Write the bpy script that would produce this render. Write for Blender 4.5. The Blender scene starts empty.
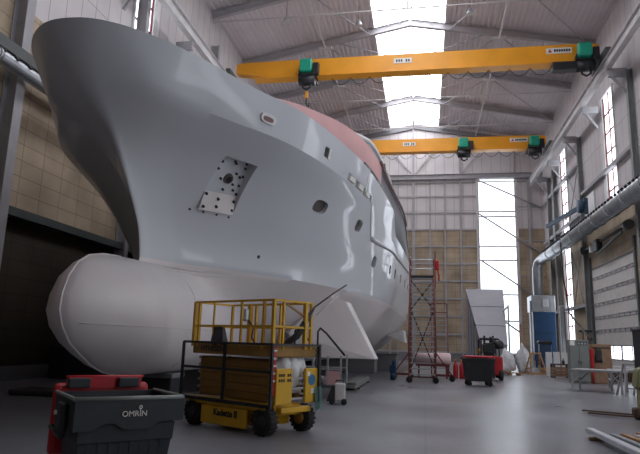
import bpy, bmesh, math, random
from mathutils import Vector, Matrix
import numpy as np
random.seed(7)
SC = bpy.context.scene
COL = SC.collection
PI = math.pi

# ------------------------------------------------------------------ materials
def S(r, g, b):
    def f(c):
        c /= 255.0
        return c/12.92 if c <= .04045 else ((c+.055)/1.055)**2.4
    return (f(r), f(g), f(b), 1.0)

def mat(name, rgb, rough=.5, metal=0.0, var=.12, scale=4.0, coat=0.0, bump=0.0, dirt=None):
    m = bpy.data.materials.new(name); m.use_nodes = True
    nt = m.node_tree; n = nt.nodes; l = nt.links
    b = n['Principled BSDF']
    tc = n.new('ShaderNodeTexCoord')
    nz = n.new('ShaderNodeTexNoise'); nz.inputs['Scale'].default_value = scale
    nz.inputs['Detail'].default_value = 5
    l.new(tc.outputs['Object'], nz.inputs['Vector'])
    rp = n.new('ShaderNodeValToRGB')
    c = S(*rgb)
    lo = tuple(x*(1-var) for x in c[:3]) + (1,); hi = tuple(min(1, x*(1+var)) for x in c[:3]) + (1,)
    if dirt: lo = S(*dirt)
    rp.color_ramp.elements[0].color = lo; rp.color_ramp.elements[1].color = hi
    rp.color_ramp.elements[0].position = .3; rp.color_ramp.elements[1].position = .7
    l.new(nz.outputs['Fac'], rp.inputs['Fac'])
    l.new(rp.outputs['Color'], b.inputs['Base Color'])
    b.inputs['Roughness'].default_value = rough
    b.inputs['Metallic'].default_value = metal
    b.inputs['Coat Weight'].default_value = coat
    b.inputs['Coat Roughness'].default_value = .05
    if bump:
        bp = n.new('ShaderNodeBump'); bp.inputs['Strength'].default_value = bump
        bp.inputs['Distance'].default_value = .02
        l.new(nz.outputs['Fac'], bp.inputs['Height']); l.new(bp.outputs['Normal'], b.inputs['Normal'])
    return m

def emit(name, rgb, strength):
    m = bpy.data.materials.new(name); m.use_nodes = True
    nt = m.node_tree; n = nt.nodes; l = nt.links
    b = n['Principled BSDF']
    tc = n.new('ShaderNodeTexCoord'); nz = n.new('ShaderNodeTexNoise'); nz.inputs['Scale'].default_value = .8
    l.new(tc.outputs['Object'], nz.inputs['Vector'])
    mp = n.new('ShaderNodeMapRange')
    mp.inputs['To Min'].default_value = strength*.93; mp.inputs['To Max'].default_value = strength*1.07
    l.new(nz.outputs['Fac'], mp.inputs['Value']); l.new(mp.outputs['Result'], b.inputs['Emission Strength'])
    b.inputs['Base Color'].default_value = (.8, .8, .8, 1)
    b.inputs['Emission Color'].default_value = S(*rgb)
    return m

def panel_mat(name, c1, c2, joint, bw, bh, mortar=.012, rough=.7, var=.25, offset=0.0):
    """boards or cladding sheets on the hall's walls, with their joints"""
    m = bpy.data.materials.new(name); m.use_nodes = True
    nt = m.node_tree; n = nt.nodes; l = nt.links
    b = n['Principled BSDF']
    tc = n.new('ShaderNodeTexCoord'); sp = n.new('ShaderNodeSeparateXYZ')
    l.new(tc.outputs['Object'], sp.inputs['Vector'])
    ad = n.new('ShaderNodeMath'); l.new(sp.outputs['X'], ad.inputs[0]); l.new(sp.outputs['Y'], ad.inputs[1])
    cb = n.new('ShaderNodeCombineXYZ'); l.new(ad.outputs[0], cb.inputs['X']); l.new(sp.outputs['Z'], cb.inputs['Y'])
    br = n.new('ShaderNodeTexBrick'); br.offset = offset
    br.inputs['Scale'].default_value = 1.0
    br.inputs['Color1'].default_value = S(*c1); br.inputs['Color2'].default_value = S(*c2)
    br.inputs['Mortar'].default_value = S(*joint)
    br.inputs['Brick Width'].default_value = bw; br.inputs['Row Height'].default_value = bh
    br.inputs['Mortar Size'].default_value = mortar
    l.new(cb.outputs[0], br.inputs['Vector'])
    nz = n.new('ShaderNodeTexNoise'); nz.inputs['Scale'].default_value = .6; nz.inputs['Detail'].default_value = 6
    l.new(tc.outputs['Object'], nz.inputs['Vector'])
    mr = n.new('ShaderNodeMapRange'); mr.inputs['To Min'].default_value = 1-var; mr.inputs['To Max'].default_value = 1+var
    mr.inputs['From Min'].default_value = .3; mr.inputs['From Max'].default_value = .7
    l.new(nz.outputs['Fac'], mr.inputs['Value'])
    vm = n.new('ShaderNodeVectorMath'); vm.operation = 'SCALE'
    l.new(br.outputs['Color'], vm.inputs[0]); l.new(mr.outputs['Result'], vm.inputs['Scale'])
    l.new(vm.outputs['Vector'], b.inputs['Base Color'])
    b.inputs['Roughness'].default_value = rough
    bp = n.new('ShaderNodeBump'); bp.inputs['Strength'].default_value = .4; bp.inputs['Distance'].default_value = .02
    bp.invert = True
    l.new(br.outputs['Fac'], bp.inputs['Height']); l.new(bp.outputs['Normal'], b.inputs['Normal'])
    return m

def floor_mat():
    m = bpy.data.materials.new('painted_concrete'); m.use_nodes = True
    nt = m.node_tree; n = nt.nodes; l = nt.links; b = n['Principled BSDF']
    tc = n.new('ShaderNodeTexCoord')
    n1 = n.new('ShaderNodeTexNoise'); n1.inputs['Scale'].default_value = .35; n1.inputs['Detail'].default_value = 8
    n2 = n.new('ShaderNodeTexNoise'); n2.inputs['Scale'].default_value = 5; n2.inputs['Detail'].default_value = 6
    l.new(tc.outputs['Object'], n1.inputs['Vector']); l.new(tc.outputs['Object'], n2.inputs['Vector'])
    rp = n.new('ShaderNodeValToRGB')
    rp.color_ramp.elements[0].position = .32; rp.color_ramp.elements[0].color = S(104, 104, 109)
    rp.color_ramp.elements[1].position = .68; rp.color_ramp.elements[1].color = S(136, 137, 144)
    ad = n.new('ShaderNodeMath'); ad.operation = 'MULTIPLY_ADD'
    ad.inputs[1].default_value = .25; l.new(n2.outputs['Fac'], ad.inputs[0])
    ml = n.new('ShaderNodeMath'); ml.operation = 'MULTIPLY'; ml.inputs[1].default_value = .75
    l.new(n1.outputs['Fac'], ml.inputs[0]); l.new(ml.outputs[0], ad.inputs[2])
    l.new(ad.outputs[0], rp.inputs['Fac'])
    br = n.new('ShaderNodeTexBrick'); br.offset = 0
    br.inputs['Scale'].default_value = 1; br.inputs['Brick Width'].default_value = 5.2; br.inputs['Row Height'].default_value = 5.0
    br.inputs['Mortar Size'].default_value = .02
    br.inputs['Color1'].default_value = (1, 1, 1, 1); br.inputs['Color2'].default_value = (.95, .95, .96, 1); br.inputs['Mortar'].default_value = (.78, .78, .78, 1)
    l.new(tc.outputs['Object'], br.inputs['Vector'])
    n3 = n.new('ShaderNodeTexNoise'); n3.inputs['Scale'].default_value = .22; n3.inputs['Detail'].default_value = 7
    n3.inputs['Distortion'].default_value = 1.2; l.new(tc.outputs['Object'], n3.inputs['Vector'])
    m3 = n.new('ShaderNodeMapRange'); m3.inputs['From Min'].default_value = .54; m3.inputs['From Max'].default_value = .72
    m3.inputs['To Max'].default_value = .55; l.new(n3.outputs['Fac'], m3.inputs['Value'])
    st = n.new('ShaderNodeMix'); st.data_type = 'RGBA'; l.new(m3.outputs['Result'], st.inputs[0])
    l.new(rp.outputs['Color'], st.inputs[6]); st.inputs[7].default_value = S(104, 88, 76)
    mx = n.new('ShaderNodeVectorMath'); mx.operation = 'MULTIPLY'
    l.new(st.outputs[2], mx.inputs[0]); l.new(br.outputs['Color'], mx.inputs[1])
    l.new(mx.outputs['Vector'], b.inputs['Base Color'])
    r2 = n.new('ShaderNodeMapRange'); r2.inputs['To Min'].default_value = .2; r2.inputs['To Max'].default_value = .45
    l.new(n1.outputs['Fac'], r2.inputs['Value']); l.new(r2.outputs['Result'], b.inputs['Roughness'])
    return m

M = dict(
    floor=floor_mat(),
    tan=panel_mat('tan_boards', (176, 158, 135), (168, 150, 128), (112, 101, 88), 1.2, .6, .012),
    lightpan=panel_mat('light_cladding', (208, 202, 203), (203, 198, 200), (150, 145, 146), 1.0, 8.0, .02, var=.08),
    endwall=mat('rear_gate_paint', (110, 108, 106), .8),
    roofsheet=mat('grey_roof_sheet', (204, 197, 201), .6, 0, .06, .5),
    steel=mat('grey_painted_steel', (166, 164, 168), .55, 0, .1, 1.5),
    colsteel=mat('grey_green_column_paint', (140, 143, 143), .55, 0, .1, 1.5),
    lightsteel=mat('light_painted_steel', (200, 197, 198), .55, 0, .1, 1.5),
    darksteel=mat('dark_green_grey_steel', (78, 84, 84), .5, 0, .12, 2),
    galv=mat('galvanised_metal', (176, 180, 184), .35, .75, .12, 2.5),
    alu=mat('brushed_aluminium', (225, 226, 232), .35, .6, .08, 6),
    black=mat('black_plastic', (38, 39, 42), .5, 0, .2, 6),
    bindark=mat('dark_bin_plastic', (44, 47, 52), .55, 0, .15, 8, bump=.05),
    bininside=mat('bin_inside_plastic', (44, 46, 50), .6, 0, .15, 8),
    rubber=mat('black_rubber', (34, 33, 34), .8, 0, .25, 12),
    blackmetal=mat('black_painted_metal', (34, 35, 38), .45, 0, .2, 6),
    red=mat('red_plastic', (176, 30, 40), .4, 0, .12, 5),
    redpaint=mat('dark_red_paint', (104, 42, 42), .5, 0, .15, 5),
    winered=mat('red_window_frame', (120, 52, 50), .5, 0, .1, 5),
    yellow=mat('yellow_machine_paint', (214, 166, 34), .45, 0, .1, 3),
    oldyellow=mat('faded_yellow_paint', (150, 112, 50), .6, 0, .2, 4),
    crane=mat('orange_yellow_crane_paint', (236, 160, 34), .4, 0, .06, 1),
    teal=mat('green_motor_cover', (30, 160, 132), .4, 0, .08, 3),
    white=mat('white_paint', (225, 224, 224), .4, 0, .05, 3),
    offwhite=mat('off_white_sheet', (205, 200, 196), .6, 0, .08, 3),
    plastic=mat('clear_white_foil', (226, 226, 228), .4, 0, .2, 5, bump=.6),
    paper=mat('white_plate', (232, 228, 220), .5, 0, .05, 5),
    ink=mat('dark_lettering', (30, 30, 34), .6, 0, .05, 5),
    inkred=mat('red_lettering', (180, 40, 40), .6, 0, .05, 5),
    yacht=mat('grey_white_yacht_primer', (206, 208, 214), .38, 0, .02, .25, coat=.4),
    bottom=mat('white_underwater_primer', (226, 218, 218), .42, 0, .04, .9, coat=.1),
    pink=mat('pink_primer', (206, 160, 160), .5, 0, .06, 1),
    brown=mat('brown_primer', (128, 92, 88), .5, 0, .06, 1),
    glass=mat('dark_grey_window', (70, 72, 76), .15, 0, .1, 1),
    portgrey=mat('porthole_blank', (92, 84, 80), .5, 0, .15, 3),
    studs=mat('black_studs', (40, 38, 40), .6, 0, .1, 5),
    blue=mat('blue_machine_paint', (24, 56, 88), .4, 0, .1, 2),
    lightblue=mat('light_blue_drum', (40, 110, 160), .4, 0, .1, 2),
    bluearm=mat('blue_grey_arm', (46, 76, 100), .5, 0, .1, 2),
    wood=mat('raw_wood', (176, 136, 92), .7, 0, .22, 8),
    brownwood=mat('brown_chipboard', (148, 118, 94), .75, 0, .2, 6),
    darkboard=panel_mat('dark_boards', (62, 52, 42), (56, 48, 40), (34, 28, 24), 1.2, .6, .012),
    darkwood=mat('dark_wood', (84, 62, 50), .75, 0, .25, 6),
    greymetal=mat('grey_cabinet_paint', (122, 126, 122), .5, 0, .08, 3),
    tabletop=mat('grey_table_top', (150, 150, 152), .45, 0, .1, 3),
    olive=mat('olive_green_machine_paint', (138, 138, 98), .5, 0, .12, 4),
    panelgrey=mat('pale_grey_panel', (146, 144, 151), .55, 0, .05, 1),
    sidegrey=mat('grey_panel', (120, 120, 124), .6, 0, .08, 1),
    concrete=mat('support_concrete', (120, 118, 116), .8, 0, .2, 2),
    rollpink=mat('pale_pink_cover', (216, 186, 186), .5, 0, .06, 1),
    tealcloth=mat('green_white_cloth', (150, 184, 178), .8, 0, .25, 8),
    hose=mat('black_hose', (28, 28, 32), .5, 0, .2, 8),
    sky=emit('skylight_glow', (246, 248, 255), 5.0),
    pane=emit('daylight_pane', (238, 246, 255), 3.6),
    softpane=emit('translucent_pane', (236, 244, 255), 2.0),
    lamp=mat('lamp_glass', (190, 190, 188), .3),
)

# ------------------------------------------------------------------ mesh helpers
def NB(): return bmesh.new()

def box(bm, c, s, R=None):
    """axis box centre c, size s, optional 3x3/4x4 rotation about its centre"""
    g = bmesh.ops.create_cube(bm, size=1.0)
    mt = Matrix.Translation(c)
    if R is not None: mt = mt @ R.to_4x4()
    mt = mt @ Matrix.Diagonal((s[0], s[1], s[2], 1))
    bmesh.ops.transform(bm, matrix=mt, verts=g['verts'])
    return g['verts']

def bx(bm, x0, x1, y0, y1, z0, z1):
    return box(bm, ((x0+x1)/2, (y0+y1)/2, (z0+z1)/2), (abs(x1-x0), abs(y1-y0), abs(z1-z0)))

def rbox(bm, c, s, r=.03, seg=2, R=None):
    t = bmesh.new(); box(t, (0, 0, 0), s)
    bmesh.ops.bevel(t, geom=t.edges[:], offset=r, segments=seg, affect='EDGES', profile=.5)
    mt = Matrix.Translation(c)
    if R is not None: mt = mt @ R.to_4x4()
    t.transform(mt); merge(bm, t)

def merge(bm, t):
    me = bpy.data.meshes.new('t'); t.to_mesh(me); t.free(); bm.from_mesh(me); bpy.data.meshes.remove(me)

def bar(bm, p0, p1, w, h=None, up=(0, 0, 1)):
    """rectangular section from p0 to p1; w across, h along 'up'"""
    h = h or w
    p0 = Vector(p0); p1 = Vector(p1); d = p1-p0; L = d.length; d.normalize()
    u = Vector(up)
    if abs(d.dot(u)) > .98: u = Vector((0, 1, 0)) if abs(d.y) < .9 else Vector((1, 0, 0))
    sx = d.cross(u).normalized(); sz = sx.cross(d).normalized()
    R = Matrix((sx, d, sz)).transposed()
    return box(bm, (p0+p1)/2, (w, L, h), R)

def ibeam(bm, p0, p1, w, h, t=.03, up=(0, 0, 1)):
    p0 = Vector(p0); p1 = Vector(p1); d = (p1-p0).normalized(); u = Vector(up)
    sx = d.cross(u).normalized(); sz = sx.cross(d).normalized()
    bar(bm, p0, p1, t, h-2*t, up)
    o = sz*(h/2-t/2)
    bar(bm, p0+o, p1+o, w, t, up); bar(bm, p0-o, p1-o, w, t, up)

def tube(bm, pts, r, seg=8, cap=True):
    pts = [Vector(p) for p in pts]; rings = []
    prevx = None
    for i, p in enumerate(pts):
        d = (pts[min(i+1, len(pts)-1)]-pts[max(i-1, 0)])
        d.normalize()
        if prevx is None:
            a = Vector((0, 0, 1)) if abs(d.z) < .9 else Vector((1, 0, 0))
            x = d.cross(a).normalized()
        else:
            x = (prevx - d*prevx.dot(d)).normalized()
        prevx = x; y = d.cross(x)
        rr = r[i] if isinstance(r, (list, tuple)) else r
        rings.append([bm.verts.new(p + x*math.cos(2*PI*k/seg)*rr + y*math.sin(2*PI*k/seg)*rr) for k in range(seg)])
    for a, b in zip(rings, rings[1:]):
        for k in range(seg):
            f = bm.faces.new((a[k], a[(k+1) % seg], b[(k+1) % seg], b[k])); f.smooth = True
    if cap:
        bm.faces.new(rings[0][::-1]); bm.faces.new(rings[-1])

def cyl(bm, p0, p1, r, seg=16, r2=None):
    tube(bm, [p0, p1], [r, r if r2 is None else r2], seg)

def lathe(bm, prof, axis='Z', c=(0, 0, 0), seg=20):
    """prof = [(radius, height)...]"""
    rings = []
    for r, h in prof:
        ring = []
        for k in range(seg):
            a = 2*PI*k/seg; u, v = r*math.cos(a), r*math.sin(a)
            p = (u, v, h) if axis == 'Z' else ((h, u, v) if axis == 'X' else (u, h, v))
            ring.append(bm.verts.new(Vector(c)+Vector(p)))
        rings.append(ring)
    for a, b in zip(rings, rings[1:]):
        for k in range(seg):
            f = bm.faces.new((a[k], a[(k+1) % seg], b[(k+1) % seg], b[k])); f.smooth = True
    bm.faces.new(rings[0][::-1]); bm.faces.new(rings[-1])

def hexa(bm, a, b):
    """solid between two matching polygons a and b"""
    va = [bm.verts.new(p) for p in a]; vb = [bm.verts.new(p) for p in b]; n = len(a)
    bm.faces.new(va[::-1]); bm.faces.new(vb)
    for i in range(n): bm.faces.new((va[i], va[(i+1) % n], vb[(i+1) % n], vb[i]))

def arc(p0, p1, sag, n=12):
    p0 = Vector(p0); p1 = Vector(p1)
    return [p0.lerp(p1, i/n) - Vector((0, 0, sag*4*(i/n)*(1-i/n))) for i in range(n+1)]

ROOTM = {}
def obj(name, bm, m, parent=None, world=False):
    bmesh.ops.recalc_face_normals(bm, faces=bm.faces[:])
    if world and parent is not None: bm.transform(ROOTM[parent.name].inverted())
    me = bpy.data.meshes.new(name); bm.to_mesh(me); bm.free()
    for mm in (m if isinstance(m, list) else [m]): me.materials.append(mm)
    o = bpy.data.objects.new(name, me); COL.objects.link(o)
    if parent is not None:
        o.parent = parent
        ROOTM[o.name] = ROOTM.get(parent.name, Matrix.Identity(4)) if world else Matrix.Identity(4)
    return o

def tag(o, label, cat, group=None):
    o['label'] = label; o['category'] = cat
    if group: o['group'] = group
    return o

def thing(name, label, cat, loc=(0, 0, 0), rz=0.0, group=None):
    o = bpy.data.objects.new(name, None); COL.objects.link(o)
    o.empty_display_size = .2
    o.location = loc; o.rotation_euler = (0, 0, rz)
    ROOTM[o.name] = Matrix.Translation(loc) @ Matrix.Rotation(rz, 4, 'Z')
    return tag(o, label, cat, group)

def one(name, label, cat, bm, m, group=None, origin=None):
    """a thing that is one mesh, its origin set at its base"""
    if origin is None:
        xs = [v.co for v in bm.verts]
        origin = (sum(p.x for p in xs)/len(xs), sum(p.y for p in xs)/len(xs), min(p.z for p in xs))
    bm.transform(Matrix.Translation(-Vector(origin)))
    o = obj(name, bm, m); o.location = origin
    return tag(o, label, cat, group)

def struct(name, bm, m, parent=None):
    o = obj(name, bm, m, parent)
    if parent is None: o['kind'] = 'structure'
    return o

def dup(root, loc, rz, label, group=None):
    r = root.copy(); COL.objects.link(r); r.location = loc; r.rotation_euler = (0, 0, rz)
    r['label'] = label
    if group: r['group'] = group
    for ch in list(root.children):
        c = ch.copy(); COL.objects.link(c); c.parent = r
        for g in list(ch.children):
            d = g.copy(); COL.objects.link(d); d.parent = c
    return r

def text(bm, s, size, Mx, depth=.004, shear=0, bold=0.0):
    cu = bpy.data.curves.new('txt', 'FONT'); cu.body = s; cu.size = size; cu.extrude = depth; cu.offset = bold
    cu.align_x = 'CENTER'; cu.align_y = 'CENTER'; cu.shear = shear; cu.resolution_u = 3
    o = bpy.data.objects.new('txt', cu); COL.objects.link(o)
    dg = bpy.context.evaluated_depsgraph_get()
    me = bpy.data.meshes.new_from_object(o.evaluated_get(dg))
    me.transform(Mx); bm.from_mesh(me)
    bpy.data.objects.remove(o); bpy.data.meshes.remove(me)

def front_mx(p, ang=0.0, sx=1.0):
    """text plane standing up, read from -y, turned by ang about z"""
    return Matrix.Translation(p) @ Matrix.Rotation(ang, 4, 'Z') @ Matrix.Rotation(PI/2, 4, 'X') @ Matrix.Diagonal((sx, 1, 1, 1))

# ------------------------------------------------------------------ camera
F = 580.0
def basis():
    Y = np.array([105., 118., F]); Y /= np.linalg.norm(Y)
    Z = np.array([87., -2927., F]); Z -= Y*(Z@Y); Z /= np.linalg.norm(Z)
    X = np.cross(Y, Z)
    if X[0] < 0: X = -X
    return X, Y, Z
X_, Y_, Z_ = basis()
cam_d = bpy.data.cameras.new('camera'); cam = bpy.data.objects.new('camera', cam_d); COL.objects.link(cam)
right = Vector((X_[0], Y_[0], Z_[0])); down = Vector((X_[1], Y_[1], Z_[1])); fwd = Vector((X_[2], Y_[2], Z_[2]))
mw = Matrix((right, -down, -fwd)).transposed().to_4x4(); mw.translation = (0, 0, 1.65)
cam.matrix_world = mw
cam_d.sensor_width = 36; cam_d.lens = F/640*36; cam_d.clip_start = .05; cam_d.clip_end = 300
SC.camera = cam
SC.view_settings.view_transform = 'Standard'; SC.view_settings.look = 'None'
SC.view_settings.gamma = 1; SC.view_settings.use_curve_mapping = False
SC.view_settings.exposure = 0.12
w = bpy.data.worlds.new('sky'); SC.world = w; w.use_nodes = True
w.node_tree.nodes['Background'].inputs['Color'].default_value = S(210, 222, 240)
w.node_tree.nodes['Background'].inputs['Strength'].default_value = 1.0

# ------------------------------------------------------------------ the hall
XL, XR, YB, YF = -14.4, 12.4, 62.8, -14.0
XM = -1.0
def zroof(x): return 26.55 - .2*abs(x-XM)

fl = NB(); bx(fl, XL-.4, XR+.4, YF-.3, YB+.3, -.3, 0); struct('floor', fl, M['floor'])

def wall(name, axis, pos, thick, a0, a1, z1, holes, split, mats, dark=-1.0):
    """wall made of solid cells round its openings; second material above height 'split'"""
    bm = NB()
    A = sorted({a0, a1, *[h[0] for h in holes], *[h[1] for h in holes]})
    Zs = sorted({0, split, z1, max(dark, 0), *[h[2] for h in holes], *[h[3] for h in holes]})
    for i in range(len(A)-1):
        for j in range(len(Zs)-1):
            ca, cz = (A[i]+A[i+1])/2, (Zs[j]+Zs[j+1])/2
            if any(h[0] < ca < h[1] and h[2] < cz < h[3] for h in holes): continue
            n0 = len(bm.faces)
            if axis == 'x': bx(bm, pos, pos+thick, A[i], A[i+1], Zs[j], Zs[j+1])
            else: bx(bm, A[i], A[i+1], pos, pos+thick, Zs[j], Zs[j+1])
            bm.faces.ensure_lookup_table()
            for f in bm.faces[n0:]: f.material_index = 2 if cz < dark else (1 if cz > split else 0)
    return struct(name, bm, mats)

RW = [(39.0, 41.2, 10.9, 19.0), (52.2, 54.6, .9, 19.2), (24.5, 28.25, 2.0, 19.0), (11.5, 15.25, 2.0, 19.0), (-1.5, 2.25, 2.0, 19.0)]  # last three are unseen windows, added to light the near side of the hull
DOOR = (37.0, 46.4, 0.0, 7.65)
LW = [(24.6, 26.5, 16.2, 20.4), (37.5, 39.4, 16.2, 20.4)]
BWIN = (5.75, 9.5, 1.1, 19.45)
wall('wall_right', 'x', XR, .35, YF, YB, 24.6, RW+[DOOR], 10.4, [M['tan'], M['lightpan']])
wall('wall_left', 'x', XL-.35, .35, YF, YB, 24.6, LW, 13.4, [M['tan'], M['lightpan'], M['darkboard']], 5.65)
wall('wall_back', 'y', YB, .35, XL, XR, 23.8, [BWIN], 14.0, [M['tan'], M['lightpan']])
wall('wall_front', 'y', YF-.35, .35, XL, XR, 23.8, [(-8, 6, .0, 6.0)], 14.0, [M['tan'], M['lightpan']])
d = NB()
for k in range(6): bx(d, -8, 6, YF-.25, YF-.15, k*1.0, k*1.0+.98)
struct('door_2', d, M['endwall'])
for nm, yy in (('trim_1', YB), ('trim_2', YF-.35)):         # the two gable ends above the walls
    g = NB()
    pr = [(XL, 23.8), (XR, 23.8), (XR, zroof(XR)), (XM, zroof(XM)), (XL, zroof(XL))]
    hexa(g, [(x, yy, z) for x, z in pr], [(x, yy+.35, z) for x, z in pr]); struct(nm, g, M['lightpan'])

# roof: trapezoidal sheets running along the hall, ridge skylight
SK0, SK1 = -3.75, 1.65
def sheet(x0, x1):
    bm = NB(); prof = []; x = x0; p = .36
    while x < x1-.001:
        for dx, dz in ((0, 0), (.14, 0), (.18, -.09), (.32, -.09)):
            if x+dx < x1: prof.append((x+dx, zroof(x+dx)+dz))
        x += p
    prof.append((x1, zroof(x1)))
    ys = [YF-.35, YF/2, 0, 20, 40, YB+.35]
    rows = [[bm.verts.new((px, y, pz)) for px, pz in prof] for y in ys]
    top = [[bm.verts.new((px, y, zroof(px)+.15)) for px, pz in prof] for y in (ys[0], ys[-1])]
    for a, b in zip(rows, rows[1:]):
        for k in range(len(prof)-1): bm.faces.new((a[k], a[k+1], b[k+1], b[k]))
    for k in range(len(prof)-1):
        bm.faces.new((top[0][k], top[1][k], top[1][k+1], top[0][k+1]))
        bm.faces.new((rows[0][k], top[0][k], top[0][k+1], rows[0][k+1]))
        bm.faces.new((rows[-1][k], rows[-1][k+1], top[1][k+1], top[1][k]))
    return bm
SKY0 = 9.0  # skylight stops here, unseen strip before it roofed over to darken the near floor
ce = sheet(XL-.35, SK0); merge(ce, sheet(SK1, XR+.35))
for x0, x1 in ((SK0, XM), (XM, SK1)):
    hexa(ce, [(x0, YF, zroof(x0)), (x1, YF, zroof(x1)), (x1, YF, zroof(x1)+.14), (x0, YF, zroof(x0)+.14)], [(x0, SKY0, zroof(x0)), (x1, SKY0, zroof(x1)), (x1, SKY0, zroof(x1)+.14), (x0, SKY0, zroof(x0)+.14)])
struct('ceiling', ce, M['roofsheet'])
sk = NB()
for x0, x1 in ((SK0, XM), (XM, SK1)):
    hexa(sk, [(x0, SKY0, zroof(x0)+.02), (x1, SKY0, zroof(x1)+.02), (x1, SKY0, zroof(x1)+.12), (x0, SKY0, zroof(x0)+.12)],
         [(x0, YB, zroof(x0)+.02), (x1, YB, zroof(x1)+.02), (x1, YB, zroof(x1)+.12), (x0, YB, zroof(x0)+.12)])
skylight = struct('window_1', sk, M['sky'])
for x in (SK0-.1, SK1+.1):
    k = NB(); bar(k, (x, YF, zroof(x)-.12), (x, YB, zroof(x)-.12), .22, .16); obj('skylight_kerb', k, M['lightsteel'], skylight)

# back window, translucent, full height
x0, x1, z0, z1 = BWIN
bm = NB(); bx(bm, x0, x1, YB+.12, YB+.2, z0, z1); bw = struct('window_2', bm, M['softpane'])
bm = NB()
for x in (x0-.12, x1+.12): bx(bm, x-.15, x+.15, YB-.22, YB+.05, 0, 19.7)
bx(bm, x0-.2, x1+.2, YB-.1, YB+.1, z1, z1+.18); bx(bm, x0-.2, x1+.2, YB-.1, YB+.1, z0-.16, z0)
obj('window_frame', bm, M['lightsteel'], bw)
for z in (4.3, 7.0, 10.6, 12.05, 15.3, 15.85):
    bm = NB(); bx(bm, x0, x1, YB-.05, YB+.06, z-.08, z+.08); obj('mullion', bm, M['lightsteel'], bw)
for i in (1, 2):
    for j in range(14):
        bm = NB(); cyl(bm, (x0+i*1.25, YB+.12, 1.8+j*1.3), (x0+i*1.25, YB+.08, 1.8+j*1.3), .05, 8); obj('fixing_bolt', bm, M['galv'], bw)

def strip_window(n, side, h, mull, red):
    a0, a1, z0, z1 = h
    s = 1 if side == 'r' else -1
    X0 = XR if side == 'r' else XL
    bm = NB(); bx(bm, X0+s*.08, X0+s*.14, a0, a1, z0, z1); wn = struct('window_%d' % n, bm, M['pane'])
    fm = M['winered'] if red else M['lightsteel']
    bm = NB()
    for z in [z0+k*mull for k in range(int((z1-z0)/mull)+1)]: bx(bm, X0+s*.01, X0+s*.08, a0, a1, z-.05, z+.05)
    ym = a0+(a1-a0)*.5
    bx(bm, X0+s*.01, X0+s*.08, ym-.04, ym+.04, z0, z1)
    for y in (a0+.05, a1-.05): bx(bm, X0+s*.01, X0+s*.08, y-.05, y+.05, z0, z1)
    obj('window_frame', bm, fm, wn)
    bm = NB()
    for y, q in ((a0-.08, .08), (a1+.3, .3)): bx(bm, X0-s*.08, X0+s*.02, y-q, y+q, z0-.1, z1+.1)
    bx(bm, X0-s*.08, X0+s*.02, a0, a1, z1, z1+.12); bx(bm, X0-s*.08, X0+s*.02, a0, a1, z0-.12, z0)
    obj('window_lining', bm, M['white'], wn)
n = 3
for h in RW: strip_window(n, 'r', h, 1.35, True); n += 1
for h in LW: strip_window(n, 'l', h, 1.4, True); n += 1

# overhead door in the right wall
y0, y1, z0, z1 = DOOR
bm = NB(); rows = [(0, .62), (.64, 1.06), (1.98, 2.9)] + [(2.92+k*.95, 2.92+k*.95+.93) for k in range(5)]
for a, b in rows: bx(bm, XR+.02, XR+.12, y0, y1, a, min(b, z1))
dr = struct('door_1', bm, M['offwhite'])
bm = NB(); bx(bm, XR+.05, XR+.1, y0, y1, 1.06, 1.98); obj('window_pane', bm, M['pane'], dr)
bm = NB()
ys = [y0+.0+i*1.84 for i in range(6)]
for i, y in enumerate(ys): bx(bm, XR-.0, XR+.12, y-.06, y+.06 + (.16 if i % 2 == 0 else 0), 1.04, 2.0)
bx(bm, XR, XR+.12, y0, y1, 1.92, 2.02); bx(bm, XR, XR+.12, y0, y1, 1.02, 1.12)
obj('window_bar', bm, M['steel'], dr)
for z in (2.9, 3.86, 4.81, 5.76, 6.71):
    bm = NB(); bx(bm, XR-.02, XR+.03, y0, y1, z-.02, z+.02)
    for i in range(9): bx(bm, XR-.04, XR+.03, y0+.6+i*1.05, y0+.75+i*1.05, z-.03, z+.14)
    bx(bm, XR-.03, XR+.02, y0, y1, z+.16, z+.2)
    obj('hinge_rail', bm, M['steel'], dr)
bm = NB(); bx(bm, XR-.02, XR+.04, y0, y1, z1-.12, z1); obj('top_seal', bm, M['darksteel'], dr)
for y in (y0-.12, y1+.12):
    bm = NB(); bx(bm, XR-.14, XR+.04, y-.12, y+.12, 0, z1+.8); obj('door_track', bm, M['darksteel'], dr)

# baseboards / plinths
for nm, a in (('baseboard_left', (XL, XL+.06, YF, YB, 0, .5)), ('baseboard_back', (XL+.06, XR-.06, YB-.06, YB, 0, .9)),):
    bm = NB(); bx(bm, *a); struct(nm, bm, M['sidegrey'])
for nm, a in (('baseboard_right', (46.8, 52.6)),):
    bm = NB(); bx(bm, XR-.06, XR, a[0], a[1], 0, .5); struct(nm, bm, M['sidegrey'])

# back wall framing
fr = bpy.data.objects.new('trim_3', None); COL.objects.link(fr); fr['kind'] = 'structure'; ROOTM[fr.name] = Matrix.Identity(4)
zb = 19.75
bm = NB(); ibeam(bm, (XL, YB-.25, zb), (XR, YB-.25, zb), .4, .55); obj('wind_beam', bm, M['steel'], fr)
bm = NB(); bar(bm, (XL, YB-.12, zb-.6), (XR, YB-.12, zb-.6), .12, .1); obj('girt', bm, M['steel'], fr)
posts = [(-12.5, .1), (-10.7, .1), (-9, .14), (-7.2, .1), (-5.4, .1), (-3.6, .1), (-2.8, .06), (-1.15, .16), (.62, .09), (2.2, .09), (3.85, .09)]
for x, wd in posts:
    bm = NB(); bx(bm, x-wd, x+wd, YB-.2, YB-.01, 0, zb-.3); obj('post', bm, M['steel'], fr)
for x in (10.9,):
    bm = NB(); bx(bm, x-.12, x+.12, YB-.2, YB-.01, 0, zb-.3); obj('post', bm, M['steel'], fr)
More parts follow.
